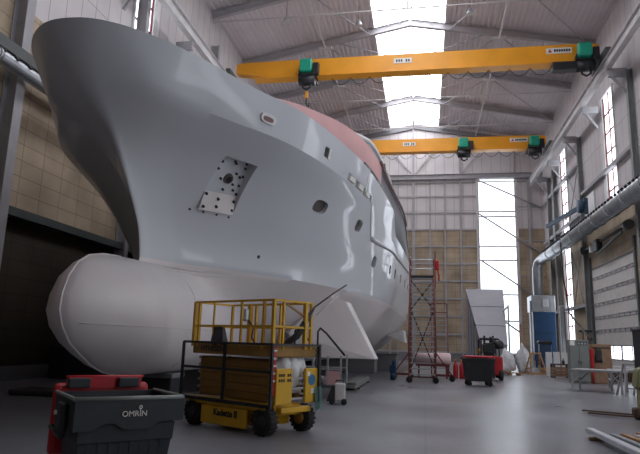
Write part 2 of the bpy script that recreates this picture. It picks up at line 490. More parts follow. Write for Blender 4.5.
for k in range(11):
    z = .95+k*1.85 - (.0)
    if z > 19.0: continue
    bm = NB(); bar(bm, (XL, YB-.06, z), (BWIN[0]-.3, YB-.06, z), .09, .17); obj('girt', bm, M['steel'], fr)
    if k % 2 == 0:
        bm = NB(); bar(bm, (BWIN[1]+.3, YB-.06, z+.6), (XR, YB-.06, z+.6), .09, .1); obj('girt', bm, M['steel'], fr)
# slanting wind braces across window and corner
for za, xa, zb2, xb in ((19.3, 5.7, 16.1, 12.2), (15.6, 5.7, 11.2, 12.0), (10.6, 5.8, 6.2, 12.0), (5.6, 6.1, 3.2, 9.5)):
    bm = NB(); cyl(bm, (xa, YB-.35, za), (xb, YB-.35, zb2), .085, 8); obj('wind_brace', bm, M['steel'], fr)
# gable bracing
for x in (-1.15, 3.85, -6.2, 9.6):
    bm = NB(); bx(bm, x-.1, x+.1, YB-.18, YB-.01, zb, zroof(x)-.2); obj('post', bm, M['steel'], fr)
for a, b in (((-3.6, 22.9), (-1.35, 20.2)), ((1.2, 22.9), (-.95, 20.2)), ((6.5, 23.0), (4.0, 20.2)), ((-8.6, 22.9), (-6.4, 20.2))):
    bm = NB(); bar(bm, (a[0], YB-.2, a[1]), (b[0], YB-.2, b[1]), .1, .1); obj('gable_brace', bm, M['steel'], fr)
bm = NB()
for s, xe in ((-1, XL), (1, XR)): bar(bm, (XM, YB-.15, 25.7), (xe, YB-.15, zroof(xe)-.65), .2, .5)
obj('gable_rafter', bm, M['sidegrey'], fr)

# roof trusses
TY = [34.4, 41.5, 48.6, 55.7]
ZR = 25.8
def rz_(x): return ZR - .2*abs(x-XM)       # underside of the rafter
def make_truss(y, label):
    t = thing('roof_truss', label, 'roof truss', (XM, y, ZR), 0, 'roof trusses')
    for xe in (XL+.1, XR-.1):
        bm = NB(); ibeam(bm, (XM, y, rz_(XM)+.3), (xe, y, rz_(xe)+.3), .28, .55)
        for k in range(14):                                   # clips along the rafter top
            f = .06+k*.066; x = XM+(xe-XM)*f
            box(bm, (x, y-.16, rz_(x)+.5), (.12, .06, .14))
        obj('rafter', bm, M['steel'], t, True)
    bm = NB(); cyl(bm, (XL+.2, y, 22.95), (XR-.2, y, 22.95), .05, 8); obj('tie_rod', bm, M['lightsteel'], t, True)
    bm = NB(); cyl(bm, (XM, y, 22.95), (XM, y, ZR), .05, 8); obj('hanger', bm, M['lightsteel'], t, True)
    for x in (-7.6, 5.6):
        bm = NB(); bx(bm, x-.5, x+.5, y-.15, y+.15, rz_(x)-.16, rz_(x)+.02); obj('node_plate', bm, M['lightsteel'], t, True)
    for s in (-1, 1):
        bm = NB(); cyl(bm, (XM, y, 22.95), (XM+s*5.5, y, rz_(XM+5.5)), .035, 6); obj('strut', bm, M['steel'], t, True)
    return t
make_truss(TY[1], 'roof truss just in front of the near yellow crane')
make_truss(TY[0], 'roof truss nearest the camera, cut by the top of the photo')
make_truss(TY[2], 'roof truss between the two yellow cranes')
make_truss(TY[3], 'roof truss just behind the far yellow crane')
make_truss(27.3, 'roof truss above the bow of the yacht, out over the near left eave')
for x, lab in ((-7.6, 'left'), (5.6, 'right')):
    bm = NB(); cyl(bm, (x, 27.3, rz_(x)-.1), (x, YB-.2, rz_(x)-.1), .07, 8)
    one('roof_purlin_tube', 'long steel tube joining the trusses half way up the %s roof slope' % lab, 'purlin', bm, M['lightsteel'])
nb = 0
names = ['nearest', 'second', 'third', 'farthest']
ends = [27.3]+TY+[YB-.3]
for i in range(1, 5):
    for x, xo, lab in ((5.6, XR-.5, 'right'), (5.6, SK1+.3, 'middle right'), (-7.6, SK0-.3, 'middle left')):
        ya, yb = ends[i], ends[i+1]
        bm = NB(); cyl(bm, (x, ya, rz_(x)+.1), (xo, yb, rz_(xo)+.1), .05, 6)
        one('roof_brace', 'slanting %s roof brace, %s from the camera of its line' % (lab, names[i-1]), 'roof brace', bm, M['steel'])
# pale round lamps hanging below the sheets
for i, (x, y, lab) in enumerate(((-9.3, 35.5, 'hanging lamp under the left roof slope above the bow'), (-9.2, 43.3, 'hanging lamp under the left roof slope behind the near crane'),
                  (3.2, 37.5, 'hanging lamp high under the right roof slope beside the skylight'), (-4.6, 38.2, 'hanging lamp under the roof just left of the skylight'))):
    t = thing('hall_lamp', lab, 'lamp', (x, y, zroof(x)-1.6), 0, 'hanging hall lamps')
    bm = NB(); lathe(bm, [(.05, .5), (.12, .4), (.26, .05), (.27, 0)]); obj('lamp_shade', bm, M['galv'], t)
    bm = NB(); lathe(bm, [(.24, .0), (.22, -.03), (.05, -.05)]); obj('lens', bm, M['lamp'], t)
    bm = NB(); cyl(bm, (0, 0, .5), (0, 0, 1.53), .02, 6); obj('cable', bm, M['blackmetal'], t)

# columns along the side walls
def column(x, y, ztop_, label, m, w_=.32, dpt=.5):
    s = 1 if x > 0 else -1
    bm = NB()
    bx(bm, x-.02, x+.02, y-w_/2, y+w_/2, 0, ztop_)                         # inner flange
    bx(bm, x, x+s*dpt, y-.02, y+.02, 0, ztop_)
    bx(bm, x+s*(dpt-.02), x+s*(dpt+.02), y-w_/2, y+w_/2, 0, ztop_)
    c = one('steel_column', label, 'column', bm, m, 'wall columns', (x, y, 0))
    bm = NB(); bx(bm, -.1, .1+dpt if s > 0 else .1, -w_/2-.05, w_/2+.05, 0, .03) if s > 0 else bx(bm, -dpt-.1, .1, -w_/2-.05, w_/2+.05, 0, .03)
    obj('base_plate', bm, m, c)
    return c
for y, lab in ((35.3, 'steel column at the near side of the roller door'), (47.2, 'steel column at the far side of the roller door'),
               (56.4, 'steel column just past the tall far window strip'),
               (59.0, 'steel column nearest the right back corner')):
    column(12.05, y, 18.4, lab, M['colsteel'], .3, .3)
column(-13.85, 16.75, 21.5, 'steel column on the left wall beside the bow of the yacht', M['steel'], .42)
for y, lab in ((25.0, 'dark steel column on the left wall behind the bulb'), (35.0, 'steel column on the left wall hidden behind the hull')):
    column(-13.85, y, 21.5, lab, M['steel'])
# girts on the right wall
for z, ya, yb, lab in ((13.6, 35.6, 47, 'upper'), (16.3, 47.4, 62, 'high far'), (12.2, 47.4, 62, 'far'), (5.0, 47.4, 62, 'low far')):
    bm = NB(); bar(bm, (12.2, ya, z), (12.2, yb, z), .25, .25)
    one('wall_rail', '%s horizontal steel rail along the right wall' % lab, 'wall rail', bm, M['steel'])
for a, b, lab in (((48, 5), (51, 9.6), 'low pair rising to the left'), ((51, 5), (48, 9.6), 'low pair rising to the right'),
                  ((47.5, 12.4), (51, 16.2), 'upper pair rising to the left'), ((51, 12.4), (47.5, 16.2), 'upper pair rising to the right')):
    bm = NB(); cyl(bm, (12.15, a[0], a[1]), (12.15, b[0], b[1]), .04, 6)
    one('wall_brace', 'thin crossed rod on the right wall past the door, %s' % lab, 'brace', bm, M['steel'])
bm = NB(); bx(bm, 12.3, 12.38, 44.3, 47.0, 10.45, 13.2)
one('wall_panel', 'bluish white translucent panel on the right wall above the duct', 'wall panel', bm, M['white'])
# left wall horizontal rails
for z, lab in ((5.8, 'dark horizontal steel rail low on the left wall behind the bulb'),):
    bm = NB(); bar(bm, (-14.2, YF, z), (-14.2, YB-.3, z), .3, .3); one('wall_rail', lab, 'wall rail', bm, M['darksteel'])
bm = NB(); bar(bm, (-14.2, 18, 15.6), (-14.2, 22.8, 21.0), .25, .25)
one('wall_brace', 'slanting steel brace on the left wall above the bow', 'brace', bm, M['steel'])

# crane runways
for x, lab, s in ((11.05, 'crane runway beam along the right wall', 1), (-13.1, 'crane runway beam along the left wall', -1)):
    t = thing('runway_beam', lab, 'crane runway', (x, 24, 18.4), 0)
    bm = NB(); ibeam(bm, (x, YF+.2, 18.8), (x, YB-.6, 18.8), .34, .7); obj('girder', bm, M['lightsteel'], t, True)
    bm = NB(); bx(bm, x-.04, x+.04, YF+.2, YB-.6, 19.15, 19.23); obj('rail', bm, M['steel'], t, True)
    for y in (11, 17.1, 23, 29, 35.3, 41.2, 47.2, 53.4, 59):
        bm = NB(); bx(bm, min(x, x+s*1.0), max(x, x+s*1.0), y-.14, y+.14, 17.95, 18.45)
        bar(bm, (x, y, 18.3), (x+s*.95, y, 16.9), .14, .14)
        obj('corbel', bm, M['steel'], t, True)

# yellow overhead cranes
def make_crane(y, z0, label, hoists, h=1.22, cabinet=True):
    t = thing('overhead_crane', label, 'overhead crane', (XM, y, z0), 0, 'overhead cranes')
    xl, xr = -12.95, 10.9
    bm = NB()
    pr = [(xl, .45), (xl+2.6, 0), (xr-1.6, 0), (xr, .4), (xr, h-.1), (xr-.6, h), (xl+.6, h), (xl, h-.1)]
    hexa(bm, [(x, y-.3, z0+z) for x, z in pr], [(x, y+.3, z0+z) for x, z in pr]); obj('girder', bm, M['crane'], t, True)
    bm = NB(); bx(bm, xl+1.3, xr-1.3, y-.42, y+.42, z0-.06, z0+.02); obj('bottom_flange', bm, M['crane'], t, True)
    for x in (xl-.15, xr+.15):
        bm = NB(); rbox(bm, (x, y, z0+.02), (.34, 3.2, .46), .05); obj('end_truck', bm, M['darksteel'], t, True)
    # festoon cable
    bm = NB()
    x = -6.2
    while x < xr-2.6:
        tube(bm, arc((x, y+.1, z0-.1), (x+1.3, y+.1, z0-.1), .5, 8), .025, 5); x += 1.3
    obj('festoon_cable', bm, M['hose'], t, True)
    # plates
    bm = NB(); bx(bm, -1.95, -.75, y-.33, y-.3, z0+.55, z0+.9); pl = obj('sign_plate', bm, M['paper'], t, True)
    bm = NB()
    for k in range(6):
        if k != 3: bx(bm, -1.8+k*.16, -1.7+k*.16, y-.34, y-.33, z0+.64, z0+.82)
    obj('lettering', bm, M['ink'], pl, True)
    bm = NB(); bx(bm, 7.75, 9.3, y-.33, y-.3, z0+.62, z0+1.0); pl = obj('sign_plate', bm, M['paper'], t, True)
    bm = NB()
    for k in range(7): bx(bm, 8.22+k*.145, 8.33+k*.145, y-.34, y-.33, z0+.73, z0+.9)
    obj('lettering', bm, M['ink'], pl, True)
    bm = NB(); hexa(bm, [(7.85, y-.34, z0+.7), (8.1, y-.34, z0+.7), (7.97, y-.34, z0+.93)], [(7.85, y-.33, z0+.7), (8.1, y-.33, z0+.7), (7.97, y-.33, z0+.93)])
    obj('logo', bm, M['inkred'], pl, True)
    for x, hook in hoists:
        bm = NB(); bx(bm, x-.62, x+.62, y-.72, y+.62, z0-.14, z0-.04)
        for dx in (-.5, .5): bx(bm, x+dx-.06, x+dx+.06, y-.72, y+.62, z0-.32, z0+.3)
        hb = obj('hoist_trolley', bm, M['blackmetal'], t, True)
        bm = NB(); rbox(bm, (x-.05, y-.72, z0+.52), (.85, .55, .92), .12); obj('motor_cover', bm, M['teal'], hb, True)
        bm = NB(); cyl(bm, (x-.55, y-.5, z0-.45), (x+.55, y-.5, z0-.45), .36, 14); obj('rope_drum', bm, M['blackmetal'], hb, True)
        bm = NB(); rbox(bm, (x+.62, y-.62, z0+.3), (.4, .4, .85), .05); obj('control_box', bm, M['blackmetal'], hb, True)
        bm = NB(); tube(bm, [(x-.3, y-.6, z0-.6), (x-.25, y-.6, z0-1.0), (x, y-.6, z0-1.15), (x+.25, y-.6, z0-1.0), (x+.3, y-.6, z0-.6)], .07, 6)
        obj('hook', bm, M['blackmetal'], hb, True)
        if hook:
            bm = NB(); cyl(bm, (x, y-.5, z0-.7), (x, y-.5, z0-hook), .02, 6); obj('hoist_rope', bm, M['steel'], hb, True)
            bm = NB(); rbox(bm, (x, y-.5, z0-hook-.1), (.22, .2, .5), .05); obj('hook_block', bm, M['crane'], hb, True)
            bm = NB(); tube(bm, [(x, y-.5, z0-hook-.3), (x, y-.5, z0-hook-.75), (x+.14, y-.5, z0-hook-.95), (x+.2, y-.5, z0-hook-.7)], .06, 6)
            obj('hook', bm, M['blackmetal'], hb, True)
    if cabinet:
        bm = NB(); rbox(bm, (8.75, y-.45, z0-.42), (1.5, .6, .55), .05); obj('electric_cabinet', bm, M['blackmetal'], t, True)
    return t
make_crane(36.5, 19.52, 'near yellow overhead crane with green hoist motors above the bow', [(-7.8, 1.4), (10.0, 0)])
make_crane(53.0, 19.45, 'far yellow overhead crane in front of the back wall', [(3.65, 0), (9.85, 0)], cabinet=False)

# ducts
def duct(pts, r, label, nz=(28, 58)):
    t = thing('air_duct', label, 'duct', (pts[0][0], pts[0][1], pts[0][2]-r), 0, 'galvanised wall ducts')
    bm = NB(); tube(bm, pts, r, 18); obj('pipe', bm, M['galv'], t, True)
    a, b = Vector(pts[0]), Vector(pts[1]); L = (b-a).length; dd = (b-a).normalized()
    for k in range(int(L/3)+1):
        p = a+dd*min(k*3.0, L-.1)
        bm = NB(); cyl(bm, p-dd*.06, p+dd*.06, r+.04, 18); obj('flange', bm, M['galv'], t, True)
    proto = None; sg = -1 if a.x > 0 else 1
    for k in range(int(L/.62)):
        p = a+dd*k*.62
        if not (nz[0] < p.y < nz[1]): continue
        q = Vector((sg*r*.8, 0, r*.62))
        if proto is None:
            bm = NB(); cyl(bm, q, q*1.25, .10, 6); proto = nozz = obj('blow_nozzle', bm, M['blackmetal'], t)
        else:
            nozz = proto.copy(); COL.objects.link(nozz)
        nozz.location = p-Vector(t.location)
    if a.x < 0:
        for y in (16.75, 25, 35):
            bm = NB(); bx(bm, -13.82, -13.45, y-.05, y+.05, a.z-.05, a.z+.05); obj('bracket', bm, M['darksteel'], t, True)
    return t
duct([(11.3, 4, 10.15), (11.3, 57.2, 10.15), (11.2, 58.3, 10.1), (10.95, 58.8, 9.8), (10.8, 58.9, 9.2), (10.8, 58.9, 6.0)], .5,
     'long round galvanised duct on the right wall, bending down at the back')
duct([(-13.45, -6, 10.4), (-13.45, 60, 10.4)], .24, 'long galvanised duct on the left wall behind the bow', (14, 21))
bm = NB(); bx(bm, -13.79, -13.55, -6, 60, 10.85, 11.25)
one('cable_channel', 'dark steel channel above the left wall duct', 'pipe', bm, M['darksteel'])
bm = NB(); cyl(bm, (11.96, 4, 11.2), (11.96, 58, 11.2), .07, 8)
one('wall_pipe', 'dark thin pipe above the right wall duct', 'pipe', bm, M['darksteel'])
# blue arm
t = thing('wall_jib', 'blue steel arm sticking out from the right wall above the duct', 'arm', (11.5, 45, 12.0))
bm = NB(); bar(bm, (11.6, 44.8, 12.15), (10.6, 52.6, 12.15), .2, .3); obj('arm', bm, M['bluearm'], t, True)
bm = NB(); lathe(bm, [(.1, -.15), (.5, -.15), (.5, .15), (.1, .15)], 'X', (11.45, 44.8, 12.1), 16); obj('reel', bm, M['bluearm'], t, True)
bm = NB(); bar(bm, (11.8, 44.6, 11.5), (11.8, 44.6, 12.7), .25, .2); obj('bracket', bm, M['bluearm'], t, True)
# door drive above the roller door
t = thing('door_drive', 'dark shaft with motor above the roller door', 'door drive', (11.9, 41.5, 8.6))
bm = NB(); cyl(bm, (11.9, 36.2, 9.0), (11.9, 46.6, 9.0), .09, 8); obj('shaft', bm, M['darksteel'], t, True)
for y in (36.4, 46.3):
    bm = NB(); cyl(bm, (11.9, y-.25, 9.0), (11.9, y+.25, 9.0), .3, 14); obj('drum', bm, M['darksteel'], t, True)
bm = NB(); bar(bm, (11.8, 37.2, 8.75), (11.8, 42.5, 8.2), .12, .12); obj('arm', bm, M['darksteel'], t, True)
bm = NB(); rbox(bm, (11.8, 42.4, 8.75), (.4, 1.0, .8), .06); obj('motor', bm, M['blackmetal'], t, True)
bm = NB(); rbox(bm, (11.8, 43.9, 8.75), (.25, .35, .5), .04); obj('gear_box', bm, M['white'], t, True)
XC = -6.6            # centreline of the yacht
TRANSOM = 48.0
PA, PB = 3.65, 2.64

def pchip(xs, ys):
    xs = np.array(xs, float); ys = np.array(ys, float)
    h = np.diff(xs); d = np.diff(ys) / h
    m = np.zeros(len(xs)); m[0] = d[0]; m[-1] = d[-1]
    for i in range(1, len(xs) - 1):
        if d[i-1] * d[i] > 0:
            w1 = 2*h[i] + h[i-1]; w2 = h[i] + 2*h[i-1]
            m[i] = (w1 + w2) / (w1 / d[i-1] + w2 / d[i])
    def f(x):
        x = min(max(float(x), xs[0]), xs[-1])
        i = min(int(np.searchsorted(xs, x, side='right')) - 1, len(xs) - 2)
        t = (x - xs[i]) / h[i]
        return ((1+2*t)*(1-t)**2*ys[i] + t*(1-t)**2*h[i]*m[i]
                + t*t*(3-2*t)*ys[i+1] + t*t*(t-1)*h[i]*m[i+1])
    return f

def sstep(a, b, x):
    t = min(max((x - a) / (b - a), 0.0), 1.0)
    return t*t*(3 - 2*t)

stem_y = pchip([3.36, 4.0, 5.0, 6.0, 6.6, 7.5], [12.6, 12.45, 11.75, 10.75, 9.75, 8.93])
DKq = pchip([0, .25, .49, .995, 1.38, 1.82, 2.19, 2.69, 3.12, 3.94, 5.5, 6.3],
            [0, .42, .76, 1.47, 1.98, 2.62, 3.42, 4.17, 4.68, 5.2, 5.72, 5.5])
KNq = pchip([0, .30, .77, 1.34, 2.08, 2.74, 3.22, 4.47, 5.5, 6.25],
            [0, .33, 1.2, 1.87, 3.32, 4.22, 4.72, 5.32, 5.72, 5.5])
WLq = pchip([0, .5, 1.0, 1.6, 2.27, 3.0, 3.65, 4.9, 5.5, 5.96],
            [0, .10, .38, 1.35, 2.75, 4.0, 4.75, 5.25, 5.3, 5.1])
bulb_y = pchip([.78, .82, .95, 1.15, 1.5, 2.1, 2.6, 3.0, 3.25, 3.36],
               [12.6, 12.0, 11.2, 10.75, 10.15, 9.72, 9.8, 10.1, 10.6, 11.4])
def zk(y): return 6.6 - .45 * sstep(19, 30, y)
def ztop(y): return 7.5 - 1.0 * sstep(25.5, 26.3, y)

def smax(a, b, k=.45):
    h = max(k - abs(a - b), 0.0) / k
    return max(a, b) + h*h*k*.25

def half(y, z):
    if z >= 3.5:
        k = zk(y); tp = ztop(y)
        if z <= k:
            p = ((z - 3.5) / (k - 3.5))
            s = y - stem_y(3.5 + p * 3.1)
            if s <= 0: return 0.0
            q = s ** .5; p = p ** (1.2 + PA * math.exp(-s / PB))
            return (1 - p) * WLq(q) + p * KNq(q)
        p = min((z - k) / (tp - k), 1)
        s = y - stem_y(6.6 + p * .9)
        if s <= 0: return 0.0
        q = s ** .5
        return (1 - p) * KNq(q) + p * DKq(q)
    # under water
    hh = 0.0
    s = y - stem_y(max(z, 3.36)) - .0
    if s > 0:
        t = min(max((z - .70) / 2.8, 0.0), 1.0)
        pw = 1.3 - .98 * sstep(13, 27, y)
        hh = WLq(s ** .5) * t ** pw
    e = (z - 2.07) / 1.30
    hb = 0.0
    if abs(e) < 1:
        t = min(max((y - bulb_y(z)) / 2.3, 0.0), 1.0)
        nose = (1 - (1 - t) ** 2) ** .62
        hb = 1.12 * (1 - e*e) ** .5 * nose * (1 - .6 * sstep(15, 24, y))
    if hh <= 0: return hb
    if hb <= 0: return hh
    return max(smax(hh, hb) - .0, 0)
# ------------------------------------------------------------------ the yacht
def surf(y, z):
    return Vector((XC+half(y, z), y, z))
def nrm(y, z):
    e = .05
    a = surf(y+e, z)-surf(y-e, z); b = surf(y, z+e)-surf(y, z-e)
    n = b.cross(a); n.normalize()
    return n if n.x > 0 else -n

yacht = thing('yacht', 'big pale grey motor yacht with white bulbous bow, under construction', 'yacht', (XC, 25, .75))

# rows run aft from the bow profile: keel, bulb, stem, bulwark
under = [(12.3, .80), (11.9, .83), (11.4, .91), (10.95, 1.06), (10.55, 1.27), (10.15, 1.5), (9.87, 1.8), (9.73, 2.1), (9.76, 2.4),
         (9.9, 2.75), (10.15, 3.04), (10.5, 3.22), (11.0, 3.32), (11.7, 3.365), (12.55, 3.40)]
def row_path(j):
    nU = len(under)
    if j < nU:
        y0, z0 = under[j]; ze = .80+2.7*(j/nU)**1.0
        f = lambda y: z0+(ze-z0)*sstep(y0+.3, 21, y)
    elif j < nU+22:
        p = (j-nU)/21.0
        zs = 3.5+p*3.1; y0 = stem_y(zs); f = lambda y: 3.5+p*(zk(y)-3.5)
    else:
        p = (j-nU-21)/7.0
        zs = 6.6+p*.9; y0 = stem_y(zs); f = lambda y: zk(y)+p*(ztop(y)-zk(y))
    return y0, f
NR = len(under)+22+7; NCOL = 150
def build_hull():
    bm = bmesh.new(); P = []; Sx = []
    for j in range(NR):
        y0, f = row_path(j); a = []; b = []
        for i in range(NCOL+1):
            v = i/NCOL; y = y0+(TRANSOM-y0)*(v**2.1*.92+v*.08 if i else 0)
            z = f(y) if i else f(y0)
            hw = 0.0 if i == 0 else half(y, z)
            if i == 0:
                vv = bm.verts.new((XC, y, z)); a.append(vv); b.append(vv)
            else:
                a.append(bm.verts.new((XC+max(hw, .004), y, z))); b.append(bm.verts.new((XC-max(hw, .004), y, z)))
        P.append(a); Sx.append(b)
    nb = len(under)-1
    for j in range(NR-1):
        for i in range(NCOL):
            for R, fl in ((P, 0), (Sx, 1)):
                q = [R[j][i], R[j][i+1], R[j+1][i+1], R[j+1][i]]
                if i == 0 and q[0] is q[3]: q = q[:3]
                fc = bm.faces.new(q[::-1] if fl else q); fc.smooth = True
                fc.material_index = 1 if j <= nb else 0
    for i in range(NCOL):                                   # keel strip, deck
        for R0, R1, row in ((P, Sx, 0), (P, Sx, NR-1)):
            q = [P[row][i], P[row][i+1], Sx[row][i+1], Sx[row][i]]
            u = []
            for v_ in q:
                if v_ not in u: u.append(v_)
            f = bm.faces.new(u); f.material_index = 1 if row == 0 else 0
    ring = [P[j][NCOL] for j in range(NR)]+[Sx[j][NCOL] for j in range(NR-1, -1, -1)]
    bm.faces.new(ring)
    bmesh.ops.recalc_face_normals(bm, faces=bm.faces[:])
    return bm

def prism_on_hull(bm, y, z, outline, out, dep, tilt=0):
    """solid through the shell at (y, z); outline in metres along / up the surface"""
    c = surf(y, z); n = nrm(y, z)
    al = (surf(y+.1, z)-surf(y-.1, z)); al = (al-n*al.dot(n)).normalized(); up = n.cross(al); up = up if up.z > 0 else -up
    A = []; B = []
    for u, v in outline:
        p = c+al*u+up*v
        A.append(p+n*out); B.append(p-n*dep)
    hexa(bm, A, B); return c, n, al, up
def oval(w_, h_, n=20, e=3.0):
    o = []
    for k in range(n):
        a = 2*PI*k/n; ca, sa = math.cos(a), math.sin(a)
        o.append((w_/2*abs(ca)**(2/e)*(1 if ca > 0 else -1), h_/2*abs(sa)**(2/e)*(1 if sa > 0 else -1)))
    return o
PORTS = [(16.97, 5.69, .80, .42), (20.01, 5.71, .62, .44), (23.13, 4.86, .66, .46), (27.1, 5.04, .6, .44), (29.2, 5.1, .66, .5), (32.2, 5.18, .6, .5), (35.2, 5.21, .6, .5), (38.0, 5.29, .6, .5)]
hullbm = build_hull()
cut = bmesh.new()
for y, z, a, b in PORTS: prism_on_hull(cut, y, z, oval(a, b), .3, .16)
prism_on_hull(cut, 15.57, 6.94, oval(.36, .30, 16, 5), .3, .25)
PK = [(13.0, 6.07), (13.87, 6.05), (14.50, 4.91), (13.56, 4.91)]
pc = [surf(*p) for p in PK]
pn = (pc[1]-pc[0]).cross(pc[3]-pc[0]).normalized()
if pn.x < 0: pn = -pn
pk_in = [pc[0]-pn*.20, pc[1]-pn*.34, pc[2]-pn*.16, pc[3]-pn*.05]
hexa(cut, [p+pn*.5 for p in pc], pk_in)
SL = [(17.3, 6.74), (20.15, 6.67)]
sp = [surf(SL[0][0], SL[0][1]-.09), surf(SL[1][0], SL[1][1]-.09), surf(SL[1][0], SL[1][1]+.13), surf(SL[0][0], SL[0][1]+.13)]
sn = nrm(18.5, 6.66)
hexa(cut, [p+sn*.3 for p in sp], [p-sn*.055 for p in sp])
bmesh.ops.recalc_face_normals(cut, faces=cut.faces[:])
cme = bpy.data.meshes.new('cut'); cut.to_mesh(cme); cut.free(); co = bpy.data.objects.new('cut', cme); COL.objects.link(co)
hme = bpy.data.meshes.new('h'); hullbm.to_mesh(hme); hullbm.free()
hme.materials.append(M['yacht']); hme.materials.append(M['bottom']); cme.materials.append(M['yacht'])
ho = bpy.data.objects.new('h', hme); COL.objects.link(ho)
md = ho.modifiers.new('b', 'BOOLEAN'); md.operation = 'DIFFERENCE'; md.object = co; md.solver = 'EXACT'
dg = bpy.context.evaluated_depsgraph_get()
rme = bpy.data.meshes.new_from_object(ho.evaluated_get(dg))
bpy.data.objects.remove(ho); bpy.data.objects.remove(co); bpy.data.meshes.remove(hme); bpy.data.meshes.remove(cme)
hb = bmesh.new(); hb.from_mesh(rme); bpy.data.meshes.remove(rme)
print('hull faces', len(hb.faces))
for e in hb.edges:
    e.smooth = not (len(e.link_faces) == 2 and e.calc_face_angle(0) > math.radians(38))
    a_, b_ = e.verts[0].co, e.verts[1].co
    if a_.y > 11.5 and abs(a_.z-zk(a_.y)) < .012 and abs(b_.z-zk(b_.y)) < .012 and abs(a_.x-XC) > .5 and abs(a_.y-b_.y) > .001: e.smooth = False
hull = obj('hull', hb, [M['yacht'], M['bottom']], yacht, True)

for y, z, a, b in PORTS:
    bm = NB(); c = prism_on_hull(bm, y, z, oval(a*.98, b*.98), -.12, .15); ph = obj('porthole', bm, M['portgrey'], yacht, True)
bm = NB(); prism_on_hull(bm, 15.57, 6.94, oval(.34, .28, 16, 5), -.18, .24); obj('hawse_opening', bm, M['ink'], yacht, True)
bm = NB(); prism_on_hull(bm, 15.70, 6.94, [(-.06, -.16), (.06, -.16), (.06, .16), (-.06, .16)], .02, .01); obj('hawse_plate', bm, M['paper'], yacht, True)
# fairlead near the bow
bm = NB(); prism_on_hull(bm, 12.92, 6.95, oval(.52, .24, 20, 3), .05, .05); fl_ = obj('fairlead', bm, M['white'], yacht, True)
bm = NB(); prism_on_hull(bm, 12.90, 6.93, oval(.34, .12, 16, 3), .06, .04); obj('fairlead_opening', bm, M['brown'], fl_, True)
# white rollers in the mooring slot
for k in range(3):
    y = 17.7+k*.9; z = 6.74-(y-17.3)*.025
    bm = NB(); prism_on_hull(bm, y, z+.02, [(-.26, -.075), (.26, -.075), (.26, .075), (-.26, .075)], .03, .06); obj('mooring_roller', bm, M['paper'], yacht, True)
bm = NB(); prism_on_hull(bm, 15.93, 3.99, oval(.11, .11, 10, 2), .01, .02); obj('drain', bm, M['ink'], yacht, True)
bm = NB(); prism_on_hull(bm, 19.2, 7.0, [(-.04, -.26), (.04, -.26), (.04, .26), (-.04, .26)], .012, .02); obj('hull_plate', bm, M['paper'], yacht, True)

# anchor pocket: lip at the foot painted pale as if lit, studs and hub ring
def pk(u, v, d=0.0):
    a = pk_in[0].lerp(pk_in[1], u); b = pk_in[3].lerp(pk_in[2], u)
    return a.lerp(b, v)+pn*d
bm = NB()
hexa(bm, [pk(.02, .99, .005), pk(.98, .99, .005), pk(.97, .70, .005), pk(.03, .70, .005)],
     [pk(.02, .99, .16), pk(.98, .99, .20), pk(.97, .70, .02), pk(.03, .70, .02)])
pocket = obj('anchor_pocket_lip', bm, M['bottom'], yacht, True)
bm = NB()
for u, v in ((.06, .72), (.1, .93), (.45, .78), (.45, .9), (.92, .78), (.92, .92)):
    p = pk(u, v, .12 if v > .85 else .06); cyl(bm, p, p+pn*.06, .035, 6)
obj('stud', bm, M['studs'], pocket, True)
bm = NB(); p = pk(.52, .42)
tube(bm, [p-pn*.02, p+pn*.05], [.15, .13], 16); hubp = obj('anchor_pipe', bm, M['portgrey'], yacht, True)
bm = NB(); cyl(bm, p+pn*.05, p+pn*.055, .09, 14); obj('pipe_mouth', bm, M['ink'], hubp, True)
for u, v in ((.3, .44), (.7, .30), (.72, .50), (.5, .62), (.08, .06), (.2, .03), (.5, .10), (.55, .13), (.88, .10), (.94, .06), (.9, .18), (.84, .35), (.93, .33), (.92, .5), (.8, .6), (.95, .66), (.1, .28), (.12, .15)):
    p = pk(u, v)
    bm = NB(); cyl(bm, p-pn*.01, p+pn*.045, .032, 6); obj('anchor_stud', bm, M['studs'], yacht, True)
for k in range(4):
    y = 13.35+k*.33; z = 4.84
    bm = NB(); q = surf(y+.1, z); m_ = nrm(y+.1, z); cyl(bm, q-m_*.01, q+m_*.03, .028, 6); obj('anchor_stud', bm, M['studs'], yacht, True)

# weld seams on the bulb: the ridge down its nose and one level seam
bm = NB(); tube(bm, [(XC, y-.004, z) for y, z in under[:-1]], .022, 6); obj('bulb_ridge', bm, M['bottom'], yacht, True)
bm = NB(); tube(bm, [surf(9.95+k*.2, 1.86)+nrm(9.95+k*.2, 1.86)*.002 for k in range(28)], .008, 5); obj('bulb_seam', bm, M['bottom'], yacht, True)
bm = NB(); tube(bm, [surf(13.6, .95+k*.11)+nrm(13.6, .95+k*.11)*.002 for k in range(20)], .008, 5); obj('bulb_seam', bm, M['bottom'], yacht, True)

# rub rail and the bright edge where the side steps out
bm = NB(); rail = []
for k in range(50):
    y = 21.75+k*.5; z = 5.57+.33*sstep(21.7, 28, y)+.12*sstep(28, 38, y); rail.append(surf(y, z)+nrm(y, z)*.02)
tube(bm, rail, .085, 8); obj('rub_rail', bm, M['yacht'], yacht, True)
bm = NB(); tube(bm, [surf(20.2+k*.155, 6.6-k*.103) for k in range(11)], .03, 6); obj('side_moulding', bm, M['yacht'], yacht, True)

